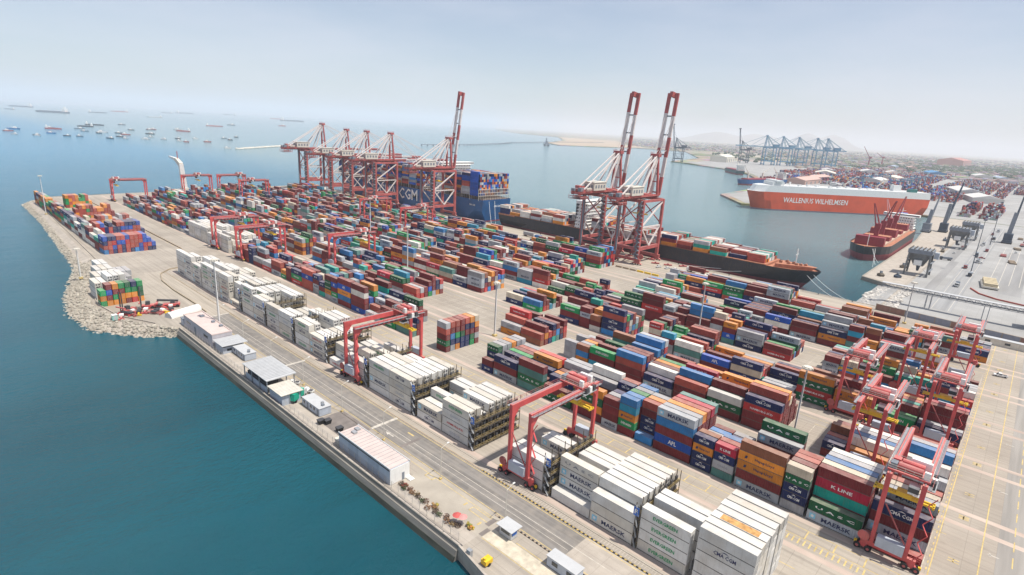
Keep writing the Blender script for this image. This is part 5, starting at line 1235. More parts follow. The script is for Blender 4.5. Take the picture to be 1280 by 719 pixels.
# perimeter wall between the terminal and the pier, section by section
t = empty('perimeter_wall', (388, 0, 0)); t.rotation_euler = (0,0,-0.11)
wb_ = mat('brown_wall_paint', (0.27,0.15,0.115), 0.85, var=0.15, streak=0.2); wg = mat('grey_blue_wall_paint', (0.24,0.26,0.32), 0.85, var=0.12, streak=0.2)
for k in range(14):
    y = 58-7.5*k; put('panel', MB().box(0,0.3,y-7.4,y,0,3.6).mesh('panel', wb_ if k in (0,1,5,6,9,10,11,12,13) else wg), t); put('post', MB().box(-0.15,0.45,y-0.06,y+0.3,0,3.8).mesh('post', M['kerb']), t)
put('coping', MB().box(-0.2,0.5,-47,58.4,3.8,3.95).mesh('coping', M['concrete_pale']), t)
tag(t, 'long brown and grey boundary wall between the yard and the next pier', 'wall')
t = empty('site_office', (374.5, -6, 0)); put('wall', MB().box(-1.6,1.6,-24,14,0,3.4).mesh('wall', M['cream']), t); put('roof', MB().box(-1.9,1.9,-24.3,14.3,3.4,3.6).mesh('roof', M['whiteroof']), t)
for k in range(5): put('window', MB().box(-1.68,-1.6,8-8*k,10.2-8*k,1.3,2.4).mesh('window', M['glass']), t)
tag(t, 'long low white office row with dark windows along the boundary wall', 'building')
b = MB(); pts = [(520,22),(505,16),(496,6),(492,-8),(492,-24)]
for p, q in zip(pts, pts[1:]): b.beam((*p,0.5),(*q,0.5),0.6,1.0)
tag(b.build('road_barrier', mat('red_barrier_paint',(0.42,0.10,0.07),0.7,var=0.2)), 'red and white curved road barrier on the next pier', 'barrier')
# haze over sea and land, closed box with the sky outside it
me = bpy.data.meshes.new('haze'); hb_ = MB(); hb_.box(-41000, 51000, -41000, 51000, -12, 560); me.from_pydata(hb_.v, [], hb_.f)
hm = bpy.data.materials.new('haze'); hm.use_nodes = True; nn = hm.node_tree.nodes; nn.remove(nn['Principled BSDF'])
pv = nn.new('ShaderNodeVolumePrincipled'); pv.inputs['Color'].default_value = (0.90,0.935,1.0,1); pv.inputs['Density'].default_value = 0.00008; pv.inputs['Anisotropy'].default_value = 0.0
hm.node_tree.links.new(pv.outputs['Volume'], nn['Material Output'].inputs['Volume']); me.materials.append(hm)
ho = put('haze', me); ho['kind'] = 'stuff'

t = empty('white_jib_crane', (229, 736, 0))
put('base', MB().box(-4,4,-4,4,0,5).mesh('base', M['cream']), t); put('tower', MB().beam((0,0,5),(-2,-2,33),5.5,5.5,4.2,4.2).mesh('tower', M['white']), t); put('elbow', MB().beam((-2,-2,32),(-4,6,38),4.4,4.4,3.6,3.6).mesh('elbow', M['cream']), t)
put('jib', MB().beam((-4,5.5,37.5),(-6,22,39.5),3.4,3.4,1.6,1.6).mesh('jib', M['white']), t); put('mast', MB().beam((-3,4,38),(-3,4,47),.7).mesh('mast', M['stsred']), t)
tag(t, 'white folded jib crane column at the seaward end of the yard', 'crane')
# ---------------------------------------------------------------- buildings and clutter beside the seawall
def windows(par, rects_, axis, pos, m='glass'):
    for (a0, a1, z0, z1) in rects_:
        b = MB()
        if axis == 'x': b.box(pos-.06, pos+.02, a0, a1, z0, z1)
        else: b.box(a0, a1, pos-.06, pos+.02, z0, z1)
        put('window', b.mesh('window', M[m]), par)
def ribs(par, x0, x1, y0, y1, z, step=1.1):
    b = MB(); y = y0+step
    while y < y1: b.box(x0, x1, y-.05, y+.05, z, z+.06); y += step
    put('roof_ribs', b.mesh('roof_ribs', M['greysteel']), par)['kind'] = 'stuff'
t = empty('office_building', (82, 253, 0))
w_ = put('wall', MB().box(-4,4,-17,16,0,5.2).mesh('wall', mat('pale_lilac_render', (0.50,0.47,0.49), 0.8, var=0.08, streak=0.15)), t)
put('roof', MB().box(-3.7,3.7,-16.7,15.7,5.2,5.35).mesh('roof', M['pinkroof']), t)
pr = MB(); pr.box(-4.1,-3.75,-17.1,16.1,5.2,5.7); pr.box(3.75,4.1,-17.1,16.1,5.2,5.7); pr.box(-3.75,3.75,-17.1,-16.75,5.2,5.7); pr.box(-3.75,3.75,15.75,16.1,5.2,5.7); put('parapet', pr.mesh('parapet', M['pinkroof']), t)
windows(t, [(-12,-7.5,2.4,3.5),(8,13,2.9,3.6)], 'x', -4); put('door', MB().box(-4.08,-4,1.5,3.6,0,3.4).mesh('door', M['cranegrey']), t)
for x, y in ((0.5,8),(1.6,-2),(2.2,-9)): put('roof_unit', MB().box(x,x+1.3,y,y+1.3,5.35,6.1).mesh('roof_unit', M['cranegrey']), t)
tag(t, 'pale pink flat-roofed office building beside the seawall', 'building')
t = empty('equipment_shed', (80.5, 271.5, 0)); put('wall', MB().box(-2.6,2.6,-1.8,1.8,0,3.0).mesh('wall', M['bluegrey']), t); put('roof', MB().box(-2.8,2.8,-2,2,3,3.2).mesh('roof', M['cranegrey']), t); tag(t, 'small grey shed at the end of the pink office building', 'shed')
t = empty('guard_house', (83, 230.5, 0))
put('wall', MB().box(-4.6,3.6,-4.2,3.6,0,2.7).mesh('wall', M['bluegrey']), t); put('roof', MB().box(-5.2,5.0,-5.2,4.8,3.5,3.75).mesh('roof', M['whiteroof']), t); put('roof_gap_shade', MB().box(-4.4,3.4,-4.0,3.4,2.7,3.5).mesh('roof_gap_shade', M['dark']), t)  # dark box stands in for the shaded gap under the roof
windows(t, [(-3,-1.2,1.0,2.0),(0.2,2.0,1.0,2.0)], 'y', -4.2); ribs(t, -5.1, 4.9, -5.1, 4.7, 3.75, 1.0); tag(t, 'small grey guard house under a flat white roof', 'building')
def cabin(x0, x1, y0, y1, h, lab, m='bluegrey'):
    t = empty('cabin', ((x0+x1)/2, (y0+y1)/2, 0)); a, c_ = (x1-x0)/2, (y1-y0)/2
    put('wall', MB().box(-a,a,-c_,c_,0.15,h).mesh('wall', M[m]), t); put('roof', MB().box(-a-.15,a+.15,-c_-.15,c_+.15,h,h+.15).mesh('roof', M['whiteroof']), t)
    n = int((y1-y0)/2.2)
    for k in range(n): put('window' if k % 3 else 'door', MB().box(-a-.07,-a,-c_+.7+2.2*k,-c_+1.7+2.2*k,1.2 if k % 3 else .2,2.2).mesh('window', M['glass'] if k % 3 else M['cranegrey']), t)
    put('air_conditioner', MB().box(-.5,.4,-c_+1,-c_+1.8,h+.15,h+.8).mesh('air_conditioner', M['cranegrey']), t); put('air_conditioner', MB().box(.2,1.0,-c_+2.4,-c_+3.2,h+.15,h+.8).mesh('air_conditioner', M['greysteel']), t)
    return tag(t, lab, 'cabin')
cabin(82, 86.4, 214, 227, 2.8, 'grey site cabin between the guard house and the big canopy'); cabin(81.6, 85.8, 155.6, 167.2, 2.8, 'long grey site cabin beside the dark asphalt patch')
t = empty('canopy', (80.8, 190, 0)); put('roof', MB().hexa([(-5.4,-10,5.6),(5.4,-10,5.6),(5.4,10,5.6),(-5.4,10,5.6),(-5.4,-10,5.85),(5.4,-10,6.05),(5.4,10,6.05),(-5.4,10,5.85)]).mesh('roof', M['whiteroof']), t)
for x in (-4.9, 4.9):
    for k in range(4): put('column', MB().box(x-.15,x+.15,-9.4+6.2*k,-9.1+6.2*k,0,5.6).mesh('column', M['greysteel']), t)
put('back_wall', MB().box(-4.7,-4.5,-9,9,0,2.6).mesh('back_wall', M['bluegrey']), t); put('dark_infill', MB().box(-4.2,0.5,-6,8.5,0,3.4).mesh('dark_infill', M['dark']), t); ribs(t, -5.3, 5.3, -9.9, 9.9, 6.06, 1.2); tag(t, 'large flat white canopy roof on slim columns by the seawall', 'canopy')  # plain dark box fills the space below the canopy
t = empty('store_building', (79.4, 174.8, 0)); put('wall', MB().box(-3.3,3.2,-4.6,4.6,0,3.4).mesh('wall', M['bluegrey']), t); put('eaves', MB().box(-3.1,3.0,-4.4,4.4,3.4,3.9).mesh('eaves', M['dark']), t); put('roof', MB().box(-3.9,4.0,-5.3,5.2,3.9,4.15).mesh('roof', M['cream']), t); put('door', MB().box(-1,1,-4.68,-4.6,0,2.4).mesh('door', M['cranegrey']), t); ribs(t, -3.85, 3.95, -5.2, 5.1, 4.15, 1.0); tag(t, 'grey store with overhanging cream roof next to the big canopy', 'building')
t = empty('warehouse_shed', (80.4, 123, 0)); put('wall', MB().box(-3.3,3.2,-12.8,12.8,0,4.8).mesh('wall', M['bluegrey']), t); put('roof', MB().box(-3.15,3.05,-12.6,12.6,4.8,5.0).mesh('roof', M['pinkroof']), t)
pr = MB(); pr.box(-3.45,-3.15,-13,13,4.7,5.15); pr.box(3.05,3.35,-13,13,4.7,5.15); put('parapet', pr.mesh('parapet', M['whiteroof']), t)
for k in range(5): put('wall_panel', MB().box(-3.36,-3.3,-12.6+5.1*k,-7.7+5.1*k,0.3,4.4).mesh('wall_panel', M['bluegrey'] if k % 2 else mat('pale_cladding', (0.5,0.53,0.58), 0.6, var=0.06)), t)
put('gutter', MB().box(-3.55,-3.4,-12.8,12.8,4.4,4.6).mesh('gutter', M['dark']), t); put('end_wall', MB().box(-3.25,3.15,-12.9,-12.8,0.1,4.7).mesh('end_wall', M['white']), t); put('door', MB().box(0.6,1.4,-12.98,-12.9,0,2.3).mesh('door', M['cranegrey']), t)
for x, y in ((-0.8,8.6),(0.9,9.6)): put('roof_vent', MB().box(x,x+1.2,y,y+1.7,5.0,5.5).mesh('roof_vent', M['greysteel']), t)
put('annex_roof', MB().box(-3.6,-1.0,12.8,15.2,1.9,2.05).mesh('annex_roof', M['cream']), t); put('annex_wall', MB().box(-3.4,-1.2,12.8,15,0,1.9).mesh('annex_wall', M['cream']), t)
ribs(t, -3.1, 3.0, -12.5, 12.5, 5.0, 1.6); tag(t, 'long white-walled shed with flat pinkish roof on the promenade', 'shed')
# checkpoint kiosk and weighbridge island
t = empty('checkpoint_kiosk', (86.6, 75.2, 0)); put('wall', MB().box(-1.1,1.1,-1.9,1.9,0.15,2.6).mesh('wall', M['whiteroof']), t); put('roof', MB().box(-1.7,2.2,-2.5,2.6,2.6,2.75).mesh('roof', M['whiteroof']), t)
windows(t, [(-1.4,1.4,1.1,2.1)], 'x', -1.1); windows(t, [(-.8,.8,1.1,2.1)], 'y', -1.9); put('screen', MB().box(-.75,.75,-2.02,-1.97,1.2,2.0).mesh('screen', M['blue']), t); tag(t, 'white checkpoint kiosk with glazed front on the road island', 'kiosk')
rects('weighbridge_deck', [(81.5,85.6,52,79)], 3, mat('weighbridge_deck_paint', (0.52,0.46,0.36), 0.8, var=0.25, scale=0.5)); rects('weighbridge_line', [(85.9,86.1,40,72),(81.2,81.35,40,79)], 4, M['lineyellow']); rects('asphalt_mat', [(85.2,88.2,80.5,81.9),(81.6,84.6,79.2,80.4)], 4, M['asphalt_dark'])
t = empty('site_cabin', (87.2, 58.5, 0)); put('wall', MB().box(-1.4,1.4,-4,4,0.1,2.7).mesh('wall', M['bluegrey']), t); put('roof', MB().box(-1.6,1.6,-4.2,4.2,2.7,2.85).mesh('roof', M['whiteroof']), t); windows(t, [(-3,-1.5,1.1,2.1),(1,2.6,1.1,2.1)], 'x', -1.4); tag(t, 'pale site cabin on the road island past the kiosk', 'cabin')
t = empty('yellow_compressor', (76.2, 72.0, 0)); put('body', MB().box(-1.1,1.1,-.8,.8,.5,1.6).mesh('body', M['yellow']), t); put('drawbar', MB().box(1.1,2.0,-.1,.1,.5,.65).mesh('drawbar', M['dark']), t)
for y in (-.85,.85): b = MB(); b.tube((0,y-.1,.4),(0,y+.1,.4),.4,10); put('wheel', b.mesh('wheel', M['black']), t)
b = MB(); b.tube((-.7,0,1.6),(-.7,0,2.2),.35,10); put('filter', b.mesh('filter', M['yellow']), t); tag(t, 'yellow trailer compressor parked at the seawall corner', 'compressor')
t = empty('cabinet', (75.0, 76.4, 0)); put('body', MB().box(-.45,.45,-.6,.6,0.1,1.9).mesh('body', M['greysteel']), t); put('plinth', MB().box(-.55,.55,-.7,.7,0,.1).mesh('plinth', M['concrete_pale']), t); tag(t, 'grey electrical cabinet near the seawall corner', 'cabinet')
# parasols, plants and salvaged gear in the strip by the forecourt
for i, (x, y) in enumerate(((80.4, 86.8), (81.0, 85.4))):
    t = empty('parasol', (x, y, 0)); b = MB(); n = 8; top = (0,0,2.9)
    for k in range(n): a0, a1 = 2*math.pi*k/n, 2*math.pi*(k+1)/n; b.poly([(1.2*math.cos(a0),1.2*math.sin(a0),2.3),(1.2*math.cos(a1),1.2*math.sin(a1),2.3),top])
    put('canopy', b.mesh('canopy', mat('red_canvas' if i == 0 else 'pink_canvas', (0.50,0.10,0.09) if i == 0 else (0.6,0.28,0.26), 0.8)), t); put('pole', MB().tube((0,0,0),(0,0,2.85),.05,6).mesh('pole', M['white']), t); put('base', MB().box(-.3,.3,-.3,.3,0,.12).mesh('base', M['concrete_pale']), t)
    tag(t, ('red' if i == 0 else 'faded pink') + ' parasol in the planted strip by the forecourt', 'parasol')
rp = random.Random(6); shades = [(0.10,0.07,0.05),(0.07,0.09,0.04),(0.16,0.09,0.06),(0.22,0.12,0.06),(0.28,0.20,0.10)]
for k in range(16):
    u = k/15; x = 79.2+1.5*math.sin(u*3.1)*0+rp.uniform(-.8,.8); y = 108.2-22.5*u+rp.uniform(-.4,.4); col = shades[k % 5]
    t = empty('shrub', (x, y, 0)); lf = MB()
    for _ in range(70):
        a = rp.uniform(0,6.28); r_ = rp.random()**.5*0.85; h = rp.uniform(.15,1.25)*(1-.4*r_); c_ = Vector((r_*math.cos(a), r_*math.sin(a), h)); s_ = rp.uniform(.12,.28)
        d1 = Vector((rp.uniform(-1,1),rp.uniform(-1,1),rp.uniform(-.4,1))).normalized()*s_; d2 = d1.cross(Vector((rp.uniform(-1,1),rp.uniform(-1,1),rp.uniform(-1,1)))).normalized()*s_*.7
        lf.quad(tuple(c_-d1),tuple(c_+d2),tuple(c_+d1),tuple(c_-d2))
    put('foliage', lf.mesh('foliage', mat('shrub_leaf_%d' % (k % 5), col, .9, var=.25)), t)['kind'] = 'stuff'; put('stem', MB().tube((0,0,0),(0,0,.7),.07,5,.03).mesh('stem', M['kerb']), t)
    tag(t, 'low dry brownish shrub in the strip between forecourt and seawall', 'shrub', 'shrubs in the seawall strip')
def crate_pile(x, y, col, lab):
    t = empty('scrap_pile', (x, y, 0)); r = random.Random(int(x*7+y))
    for k in range(7): a = r.uniform(0,3); put('piece', MB().box(-.5,.5,-.25,.25,0,.35).mesh('piece', mat('scrap_%s_%d' % (lab[:5], k % 3), tuple(c*r.uniform(.6,1.3) for c in col), .8)), t, (r.uniform(-.8,.8), r.uniform(-.8,.8), .37*(k//3)), rz=a)
    tag(t, lab, 'scrap')
crate_pile(79.6,107.4,(0.25,0.07,0.05),'rusty red scrap heaped by the corner of the long shed'); crate_pile(80.6,95.2,(0.35,0.22,0.08),'ochre boxes heaped halfway along the planted strip'); crate_pile(81.2,83.4,(0.40,0.26,0.05),'yellow barriers stacked at the end of the planted strip')
t = empty('covered_boat', (83.0, 109.2, 0)); put('cover', MB().hexa([(-.8,-1.2,.2),(.8,-1.2,.2),(.8,1.2,.2),(-.8,1.2,.2),(-.2,-.5,.9),(.2,-.5,.9),(.2,.7,.9),(-.2,.7,.9)]).mesh('cover', M['white']), t); tag(t, 'small white tarpaulin covered load on the forecourt', 'load')
for i, (x, y) in enumerate(((79.9,151.6),(81.5,150.2),(81.8,143.6))):
    t = empty('waste_bin', (x, y, 0)); put('body', MB().hexa([(-.8,-.7,.2),(.8,-.7,.2),(.8,.7,.2),(-.8,.7,.2),(-1,-.9,1.4),(1,-.9,1.4),(1,.9,1.4),(-1,.9,1.4)]).mesh('body', M['black']), t); put('lid', MB().box(-1.05,1.05,-.95,.95,1.4,1.55).mesh('lid', M['dark']), t)
    for a in (-.6,.6): b = MB(); b.tube((a,-.75,.15),(a,-.6,.15),.15,8); put('wheel', b.mesh('wheel', M['dark']), t)
    tag(t, ['black waste bin at the seaward corner of the dark asphalt patch','black waste bin beside another at the asphalt patch corner','lone black waste bin in the middle of the dark asphalt patch'][i], 'bin')
# lamp posts along the road, high masts in the yard
def lamp_proto():
    t = empty('lamp_post'); put('pole', MB().tube((0,0,0.3),(0,0,9.6),.11,6,.07).mesh('pole', M['cream']), t); put('arm', MB().beam((0,0,9.6),(2.2,0,10.4),.1).mesh('arm', M['cream']), t); put('lamp_head', MB().box(2.0,2.8,-.15,.15,10.3,10.5).mesh('lamp_head', M['white']), t); put('base', MB().box(-.35,.35,-.35,.35,0,.5).mesh('base', M['lineyellow']), t); return t
lp = lamp_proto()
for i, y in enumerate((78.6,103.3,130.2,154.2,180.4,206,232,258)):
    o = lp if i == 0 else copy_tree(lp); o.location = (89.0, y, 0); tag(o, 'slim cream lamp post with arm over the seawall road, %s from the checkpoint' % ORDR[i], 'lamp post', 'lamp posts along the seawall road')
def mast(x, y, h, lab):
    t = empty('floodlight_mast', (x, y, 0)); put('pole', MB().tube((0,0,0),(0,0,h),.34,8,.16).mesh('pole', M['white']), t); put('plinth', MB().box(-.9,.9,-.9,.9,0,.9).mesh('plinth', M['lineyellow']), t); put('ladder', MB().box(-.5,-.42,-.2,.2,1,h-1).mesh('ladder', M['greysteel']), t)
    b = MB(); b.tube((0,0,h),(0,0,h+.3),1.2,10)
    for k in range(8): a = k*math.pi/4; b.cbox(1.3*math.cos(a),1.3*math.sin(a),h-.2,.6,.6,.5)
    put('lamp_ring', b.mesh('lamp_ring', M['cream']), t); tag(t, lab, 'floodlight', 'white floodlight masts of the terminal')
mast(87.0,252,33,'tall white floodlight mast beside the pink office building'); mast(179.4,172,26,'tall white floodlight mast on the open ground behind the short container pack'); mast(180.6,40,29,'tall white floodlight mast between first and second coloured blocks near the apron'); mast(255.4,107,28,'tall white floodlight mast beside the fourth coloured block')
mast(61.2,381,17,'short white floodlight mast on the rock headland'); mast(83.2,624,33,'tall white floodlight mast on the seaward headland strip'); mast(375.8,40,24,'white floodlight mast by the boundary wall'); mast(255.4,390,34,'tall white floodlight mast far along the fourth coloured block'); mast(363,230,24,'white floodlight mast before the twin raised quay cranes'); mast(217.5,290,30,'tall white floodlight mast between second and third coloured blocks')
def dpole(x, y, h, lab):
    t = empty('lighting_pole', (x, y, 0)); put('pole', MB().tube((0,0,0),(0,0,h),.4,6,.2).mesh('pole', M['cranedark']), t); put('head', MB().box(-1.2,1.2,-1.2,1.2,h,h+.8).mesh('head', M['cranedark']), t); tag(t, lab, 'lighting pole')
dpole(597,28,43,'tall dark lighting pole beside the lane of the next pier'); dpole(800,28,46,'tall dark lighting pole behind the parked loads on the next pier')
# fence along the promenade
def fence(x, y0, y1, lab):
    t = empty('fence', (x, y0, 0)); pm = MB().box(-.05,.05,-.05,.05,0,2.2).mesh('post', M['cream'])
    for k in range(int((y1-y0)/3)+1): put('post', pm, t, (0,3*k,0))
    for z in (1.0, 1.6, 2.15): put('wire', MB().box(-.02,.02,0,y1-y0,z,z+.04).mesh('wire', M['greysteel']), t)
    tag(t, lab, 'fence')
fence(76.8, 82, 266, 'post and wire fence along the seawall promenade')
# headland storage: spreaders, forklift masts, white fabric store
t = empty('fabric_store', (83.4, 287.2, 0), 0.36); b = MB(); n = 10; 
for k in range(n):
    a0, a1 = math.pi*k/n, math.pi*(k+1)/n; b.quad((-8,2.4*math.cos(a0),2.6*math.sin(a0)),(8,2.4*math.cos(a0),2.6*math.sin(a0)),(8,2.4*math.cos(a1),2.6*math.sin(a1)),(-8,2.4*math.cos(a1),2.6*math.sin(a1)))
put('cover', b.mesh('cover', M['white']), t); e = MB(); e.poly([(-8,2.4*math.cos(math.pi*k/n),2.6*math.sin(math.pi*k/n)) for k in range(n+1)]); put('end_panel', e.mesh('end_panel', M['whiteroof']), t); tag(t, 'long white half-round fabric store near the rock headland', 'tent')
rq = random.Random(41)
for k in range(13):
    x = 60.5+1.75*k+rq.uniform(-.4,.4); y = 298.5+rq.uniform(-4,6)-0.1*k; col = ['rtgred','rtgred','stsred','rtgred','yellow'][k % 5]
    t = empty('spreader_frame', (x, y, 0), rq.uniform(-.5,.9)); m = M[col]
    put('main_beam', MB().box(-.35,.35,-3.6,3.6,.5,1.2).mesh('main_beam', m), t)
    for yy in (-3.4, 3.1): put('end_beam', MB().box(-1.2,1.2,yy,yy+.35,.15,.85).mesh('end_beam', m), t)
    put('head_block', MB().box(-.9,.9,-1.2,1.2,1.2,1.9).mesh('head_block', M['dark'] if k % 3 else M['white']), t)
    tag(t, '%s container spreader frame laid down on the headland storage yard' % ('yellow' if col == 'yellow' else 'red' if col == 'rtgred' else 'dull red'), 'spreader', 'spreaders stored on the headland')
def stacker(x, y, rz, lab):
    t = empty('empty_handler', (x, y, 0), rz); put('chassis', MB().box(-1.3,1.3,-2.6,2.6,.9,1.9).mesh('chassis', M['rtgred']), t); put('cab', MB().box(-.8,.8,-.8,1.0,1.9,3.6).mesh('cab', M['dark']), t)
    for xx in (-.7,.7): put('mast_rail', MB().box(xx-.18,xx+.18,2.7,3.1,.4,11).mesh('mast_rail', M['dark']), t)
    put('counterweight', MB().box(-1.3,1.3,-3.5,-2.6,.8,2.2).mesh('counterweight', M['stsred']), t); put('spreader', MB().box(-3,3,3.1,3.5,3.2,3.7).mesh('spreader', M['rtgred']), t)
    for xx in (-1.2,1.2):
        for yy in (-1.9,1.9): b = MB(); b.tube((xx-.25,yy,.75),(xx+.25,yy,.75),.75,12); put('wheel', b.mesh('wheel', M['black']), t)
    tag(t, lab, 'forklift')
stacker(64.5,303,2.0,'red empty-container handler with black mast by the colourful headland stack'); stacker(73.5,305,1.2,'red empty-container handler with black mast farther from the sea')
t = empty('reach_stacker', (82.5, 301, 0), 1.2); put('chassis', MB().box(-1.5,1.5,-3.6,3.6,.9,2.0).mesh('chassis', M['rtgred']), t); put('boom', MB().beam((0,-3,3.0),(0,6,4.0),.8,.9).mesh('boom', M['dark']), t); put('cab', MB().box(-.8,.8,-1.4,.4,2,3.4).mesh('cab', M['dark']), t); put('spreader', MB().box(-3,3,5.6,6.4,2.6,3.2).mesh('spreader', M['rtgred']), t)
for xx in (-1.4,1.4):
    for yy in (-2.6,2.4): b = MB(); b.tube((xx-.3,yy,.8),(xx+.3,yy,.8),.8,12); put('wheel', b.mesh('wheel', M['black']), t)
tag(t, 'red reach stacker with dark boom parked near the fabric store', 'reach stacker')
t = empty('portable_toilet', (57.5, 296, 0)); put('body', MB().box(-1,1,-1,1,0,2.3).mesh('body', mat('mint_plastic',(0.3,0.55,0.48),.5)), t); put('roof', MB().box(-1.1,1.1,-1.1,1.1,2.3,2.5).mesh('roof', M['white']), t); put('door', MB().box(-.4,.4,-1.05,-1,0.1,2).mesh('door', M['whiteroof']), t); tag(t, 'small mint green cabin on the rim of the rock headland', 'cabin')
# ---------------------------------------------------------------- vehicles
def pickup(x, y, rz, col, lab, grp='cars and pickups about the port'):
    t = empty('pickup_truck', (x, y, 0), rz); m = M['boathull']
    put('body', MB().hexa([(-.9,-2.5,.45),(.9,-2.5,.45),(.9,2.5,.45),(-.9,2.5,.45),(-.9,-2.5,1.05),(.9,-2.5,1.05),(.85,2.45,.98),(-.85,2.45,.98)]).mesh('body', m), t, color=col)
    c_ = put('cab', MB().hexa([(-.85,-.7,1.05),(.85,-.7,1.05),(.85,1.4,1.0),(-.85,1.4,1.0),(-.7,-.4,1.75),(.7,-.4,1.75),(.7,.7,1.75),(-.7,.7,1.75)]).mesh('cab', m), t, color=col)
    put('windscreen', MB().hexa([(-.74,.78,1.66),(.74,.78,1.66),(.8,1.42,1.08),(-.8,1.42,1.08),(-.74,.82,1.68),(.74,.82,1.68),(.8,1.46,1.1),(-.8,1.46,1.1)]).mesh('windscreen', M['glass']), c_)
    for xx in (-.85,.85):
        put('side_window', MB().box(xx-.06*(xx<0)-.0,xx+.06*(xx>0),-.4,.8,1.2,1.6).mesh('side_window', M['glass']), c_)
        for yy in (-1.6,1.6): b = MB(); b.tube((xx-.12,yy,.36),(xx+.12,yy,.36),.36,10); put('wheel', b.mesh('wheel', M['black']), t)
    put('load_bed', MB().box(-.75,.75,-2.35,-.85,1.0,1.06).mesh('load_bed', M['dark']), t)
    tag(t, lab, 'pickup', grp)
Wc = (0.72,0.72,0.70); Dc = (0.03,0.03,0.04); Rc = (0.35,0.04,0.04)
pickup(87.2,174.6,0.5,Wc,'white pickup beside the green box truck near the store'); pickup(86.4,183.6,0.8,Wc,'white pickup parked under the edge of the big canopy')
for i, (x, y) in enumerate(((377.5,196),(379.5,190),(381,184.5),(384,160),(392,118),(393,112))): pickup(x, y, [1.4,1.4,1.4,.3,.1,.1][i], Wc, ['white pickup in the row of three behind the quay crane','white pickup in the row of three behind the quay crane','white pickup in the row of three behind the quay crane','white pickup alone on the berth beside the black ship','white pickup of the pair near the ship bow','white pickup of the pair near the ship bow'][i])
pickup(320,-5,0.2,Wc,'white pickup on the apron beyond the gantry cranes')
rv = random.Random(19)
for k in range(22):
    x = rv.choice([rv.uniform(560,1000), rv.uniform(650,900)]); y = rv.choice([30+rv.uniform(-5,5), rv.uniform(42,64), rv.uniform(-20,12)])
    c_ = rv.choice([Wc, Wc, Dc, Rc]); pickup(x, y, rv.choice([1.57, 1.5, 0.1]), c_, '%s pickup on the hardstanding of the next pier' % ('white' if c_ == Wc else 'black' if c_ == Dc else 'red'))
def truck(x, y, rz, load, lab, tcol=(0.7,0.7,0.68)):
    t = empty('terminal_truck', (x, y, 0), rz)
    put('tractor', MB().box(-1.2,1.2,5.4,7.6,.8,3.2).mesh('tractor', M['boathull']), t, color=tcol); put('windscreen', MB().box(-1.05,1.05,7.6,7.66,1.9,2.9).mesh('windscreen', M['glass']), t)
    put('chassis', MB().box(-.6,.6,-6.4,5.6,1.0,1.35).mesh('chassis', M['stsred']), t)
    for xx in (-1.0,1.0):
        for yy in (-5.2,-4.0,4.4,6.6): b = MB(); b.tube((xx-.2,yy,.5),(xx+.2,yy,.5),.5,10); put('wheel', b.mesh('wheel', M['black']), t)
    tag(t, lab, 'truck', 'container trucks on the berth')
    if load:
        c_ = Matrix.Rotation(rz, 4, 'Z') @ Vector((-1.22,-6.3,0)); o = put('shipping_container', BODY[2, False], None, (x+c_.x, y+c_.y, 1.36), CC[load], rz); tag(o, '%s container riding on a truck on the berth' % CNAME[load], 'container', 'containers on berth trucks')
truck(386,170,0.0,'m','truck carrying a maroon container on the berth apron'); truck(383,330,math.pi,'y','truck carrying a pale grey container towards the blue ship'); truck(387,250,0.0,None,'empty container truck under the twin raised quay cranes'); truck(381,300,0.0,'s','truck carrying a brick red container beyond the twin cranes'); truck(388,520,0.0,'a','truck carrying a blue container under the lowered cranes'); truck(139,58,math.pi,None,'empty container truck in the lane beside the white reefer block') if False else None
truck(361.5,140,0.0,'e','truck carrying a beige container at the edge of the berthside block')
t = empty('box_truck', (82.2, 171.6, 0), -1.05); put('box', MB().box(-1.2,1.2,-3.6,2.2,1.1,3.6).mesh('box', M['teal']), t); put('cab', MB().box(-1.1,1.1,2.3,4.0,.7,2.7).mesh('cab', M['whiteroof']), t); put('chassis', MB().box(-.9,.9,-3.6,3.8,.6,1.1).mesh('chassis', M['dark']), t)
for xx in (-1,1):
    for yy in (-2.4,3.1): b = MB(); b.tube((xx-.15,yy,.5),(xx+.15,yy,.5),.5,10); put('wheel', b.mesh('wheel', M['black']), t)
tag(t, 'small truck with bright green box by the grey store', 'truck')
t = empty('flatbed_load', (545, 13, 0), 0.1); put('deck', MB().box(-15,15,-5,5,.8,2.0).mesh('deck', M['cream']), t)
for k in range(5): put('stack', MB().box(-14+5.8*k,-9.5+5.8*k,-4,4,2.0,4.2).mesh('stack', mat('timber_%d' % k, (0.5,0.42,0.28), .9, var=.2)), t)
tag(t, 'long beige load of stacked bundles on the next pier', 'load')
# spare spreaders and cones of gear on the berth under the twin cranes
for k in range(10):
    x, y = 383+rv.uniform(0,14), 150+9*k; t = empty('hatch_gear', (x, y, 0), rv.uniform(0,1.5)); put('frame', MB().box(-1,1,-3,3,.3,1.0).mesh('frame', M['stsred']), t); put('bar', MB().box(-1.2,1.2,-.4,.4,1.0,1.5).mesh('bar', M['maroon']), t); tag(t, 'dull red lashing gear frame on the berth behind the black ship', 'gear', 'lashing gear on the berth')
for k in range(16):
    y = 72+20*k if k < 14 else 400+60*k; b = MB(); b.tube((401.2,y,0),(401.2,y,.5),.28,8); b.tube((401.2,y,.5),(401.2,y,.75),.42,8); tag(b.build('bollard', M['dark']), 'dark mooring bollard on the berth edge', 'bollard', 'bollards along the berth edge')
t = empty('yellow_barrier_row', (352, 182, 0)); 
for k in range(6): put('block', MB().box(-.5,.5,6*k,6*k+5,0,1.2).mesh('block', M['yellow'] if k < 3 else M['kerb']), t)
tag(t, 'row of yellow and brown barrier blocks on the open ground by the berth', 'barrier')

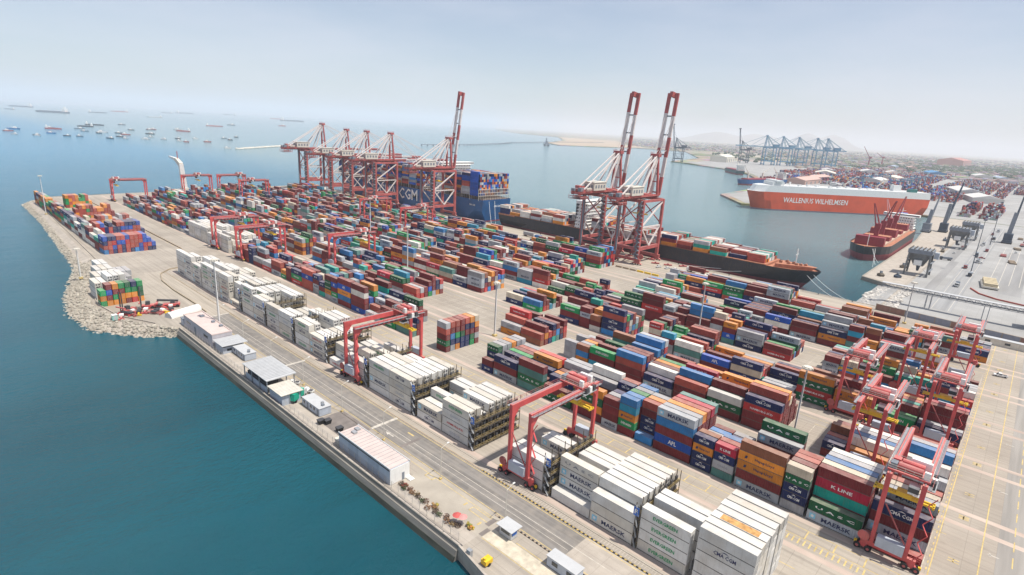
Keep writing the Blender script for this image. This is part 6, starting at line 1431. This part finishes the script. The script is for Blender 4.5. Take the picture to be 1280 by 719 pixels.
# working clutter on the next pier
rz_ = random.Random(77)
for k in range(9):
    x = (505,512,560,590,620,660,690,780,905)[k]; y = (76,66,70,62,74,66,58,66,70)[k]; t = empty('grab_bucket', (x, y, 0), rz_.uniform(0,3))
    for s_ in (-1, 1): put('jaw', MB().hexa([(-1.6,0,0.3),(1.6,0,0.3),(1.6,s_*1.9,0),(-1.6,s_*1.9,0),(-1.6,0,2.6),(1.6,0,2.6),(1.6,s_*2.3,1.6),(-1.6,s_*2.3,1.6)]).mesh('jaw', M['cranedark'] if k % 2 else M['rack']), t)
    put('head', MB().box(-.7,.7,-.7,.7,2.6,4.2).mesh('head', M['cranegrey']), t); tag(t, 'dark steel grab bucket resting on the edge of the next pier', 'grab', 'grab buckets on the next pier')
for k in range(11):
    x = (520,575,612,655,700,742,790,858,905,950,640)[k]; y = (30,27,33,28,32,27,33,28,32,29,50)[k]; dk = k % 3
    t = empty('tipper_truck', (x, y, 0), 1.57 if k < 10 else 0.3); put('cab', MB().box(-1.2,1.2,2.6,4.6,.8,3.1).mesh('cab', M['boathull']), t, color=[(0.6,0.6,0.58),(0.05,0.06,0.08),(0.4,0.06,0.04)][dk]); put('tipper_body', MB().hexa([(-1.1,-4.5,1.2),(1.1,-4.5,1.2),(1.1,2.3,1.2),(-1.1,2.3,1.2),(-1.25,-4.8,3.0),(1.25,-4.8,3.0),(1.25,2.4,3.0),(-1.25,2.4,3.0)]).mesh('tipper_body', M['cranegrey'] if dk else M['cranedark']), t)
    put('windscreen', MB().box(-1.05,1.05,4.6,4.66,1.8,2.8).mesh('windscreen', M['glass']), t)
    for xx in (-1.05,1.05):
        for yy in (-3.4,-2.1,3.5): b = MB(); b.tube((xx-.2,yy,.55),(xx+.2,yy,.55),.55,10); put('wheel', b.mesh('wheel', M['black']), t)
    tag(t, '%s cab tipper truck on the lane of the next pier' % ['white','black','red'][dk], 'truck', 'tipper trucks on the next pier')
for k in range(5):
    x, y = 680+52*k+rz_.uniform(-10,10), rz_.uniform(-4,14); t = empty('pallet_stack', (x, y, 0), rz_.uniform(0,.3)); put('base', MB().box(-5,5,-2.5,2.5,0,.5).mesh('base', M['rack']), t)
    for j in range(3): put('bundle', MB().box(-4.6+3.2*j,-1.8+3.2*j,-2.2,2.2,.5,1.4+.5*((k+j) % 3)).mesh('bundle', M['stsred'] if k % 2 else M['kerb']), t)
    tag(t, '%s bundled cargo stacked beside the pier lane' % ('dull red' if k % 2 else 'brown'), 'cargo', 'bundled cargo on the next pier')
rects('pier_tyre_patch', [(470,640,40,46),(520,760,-6,10),(640,900,44,54)], 1.5, mat('pier_worn_patch', (0.27,0.265,0.26), 0.9, var=0.25, scale=0.08, scale3=(0.1,1,1)))
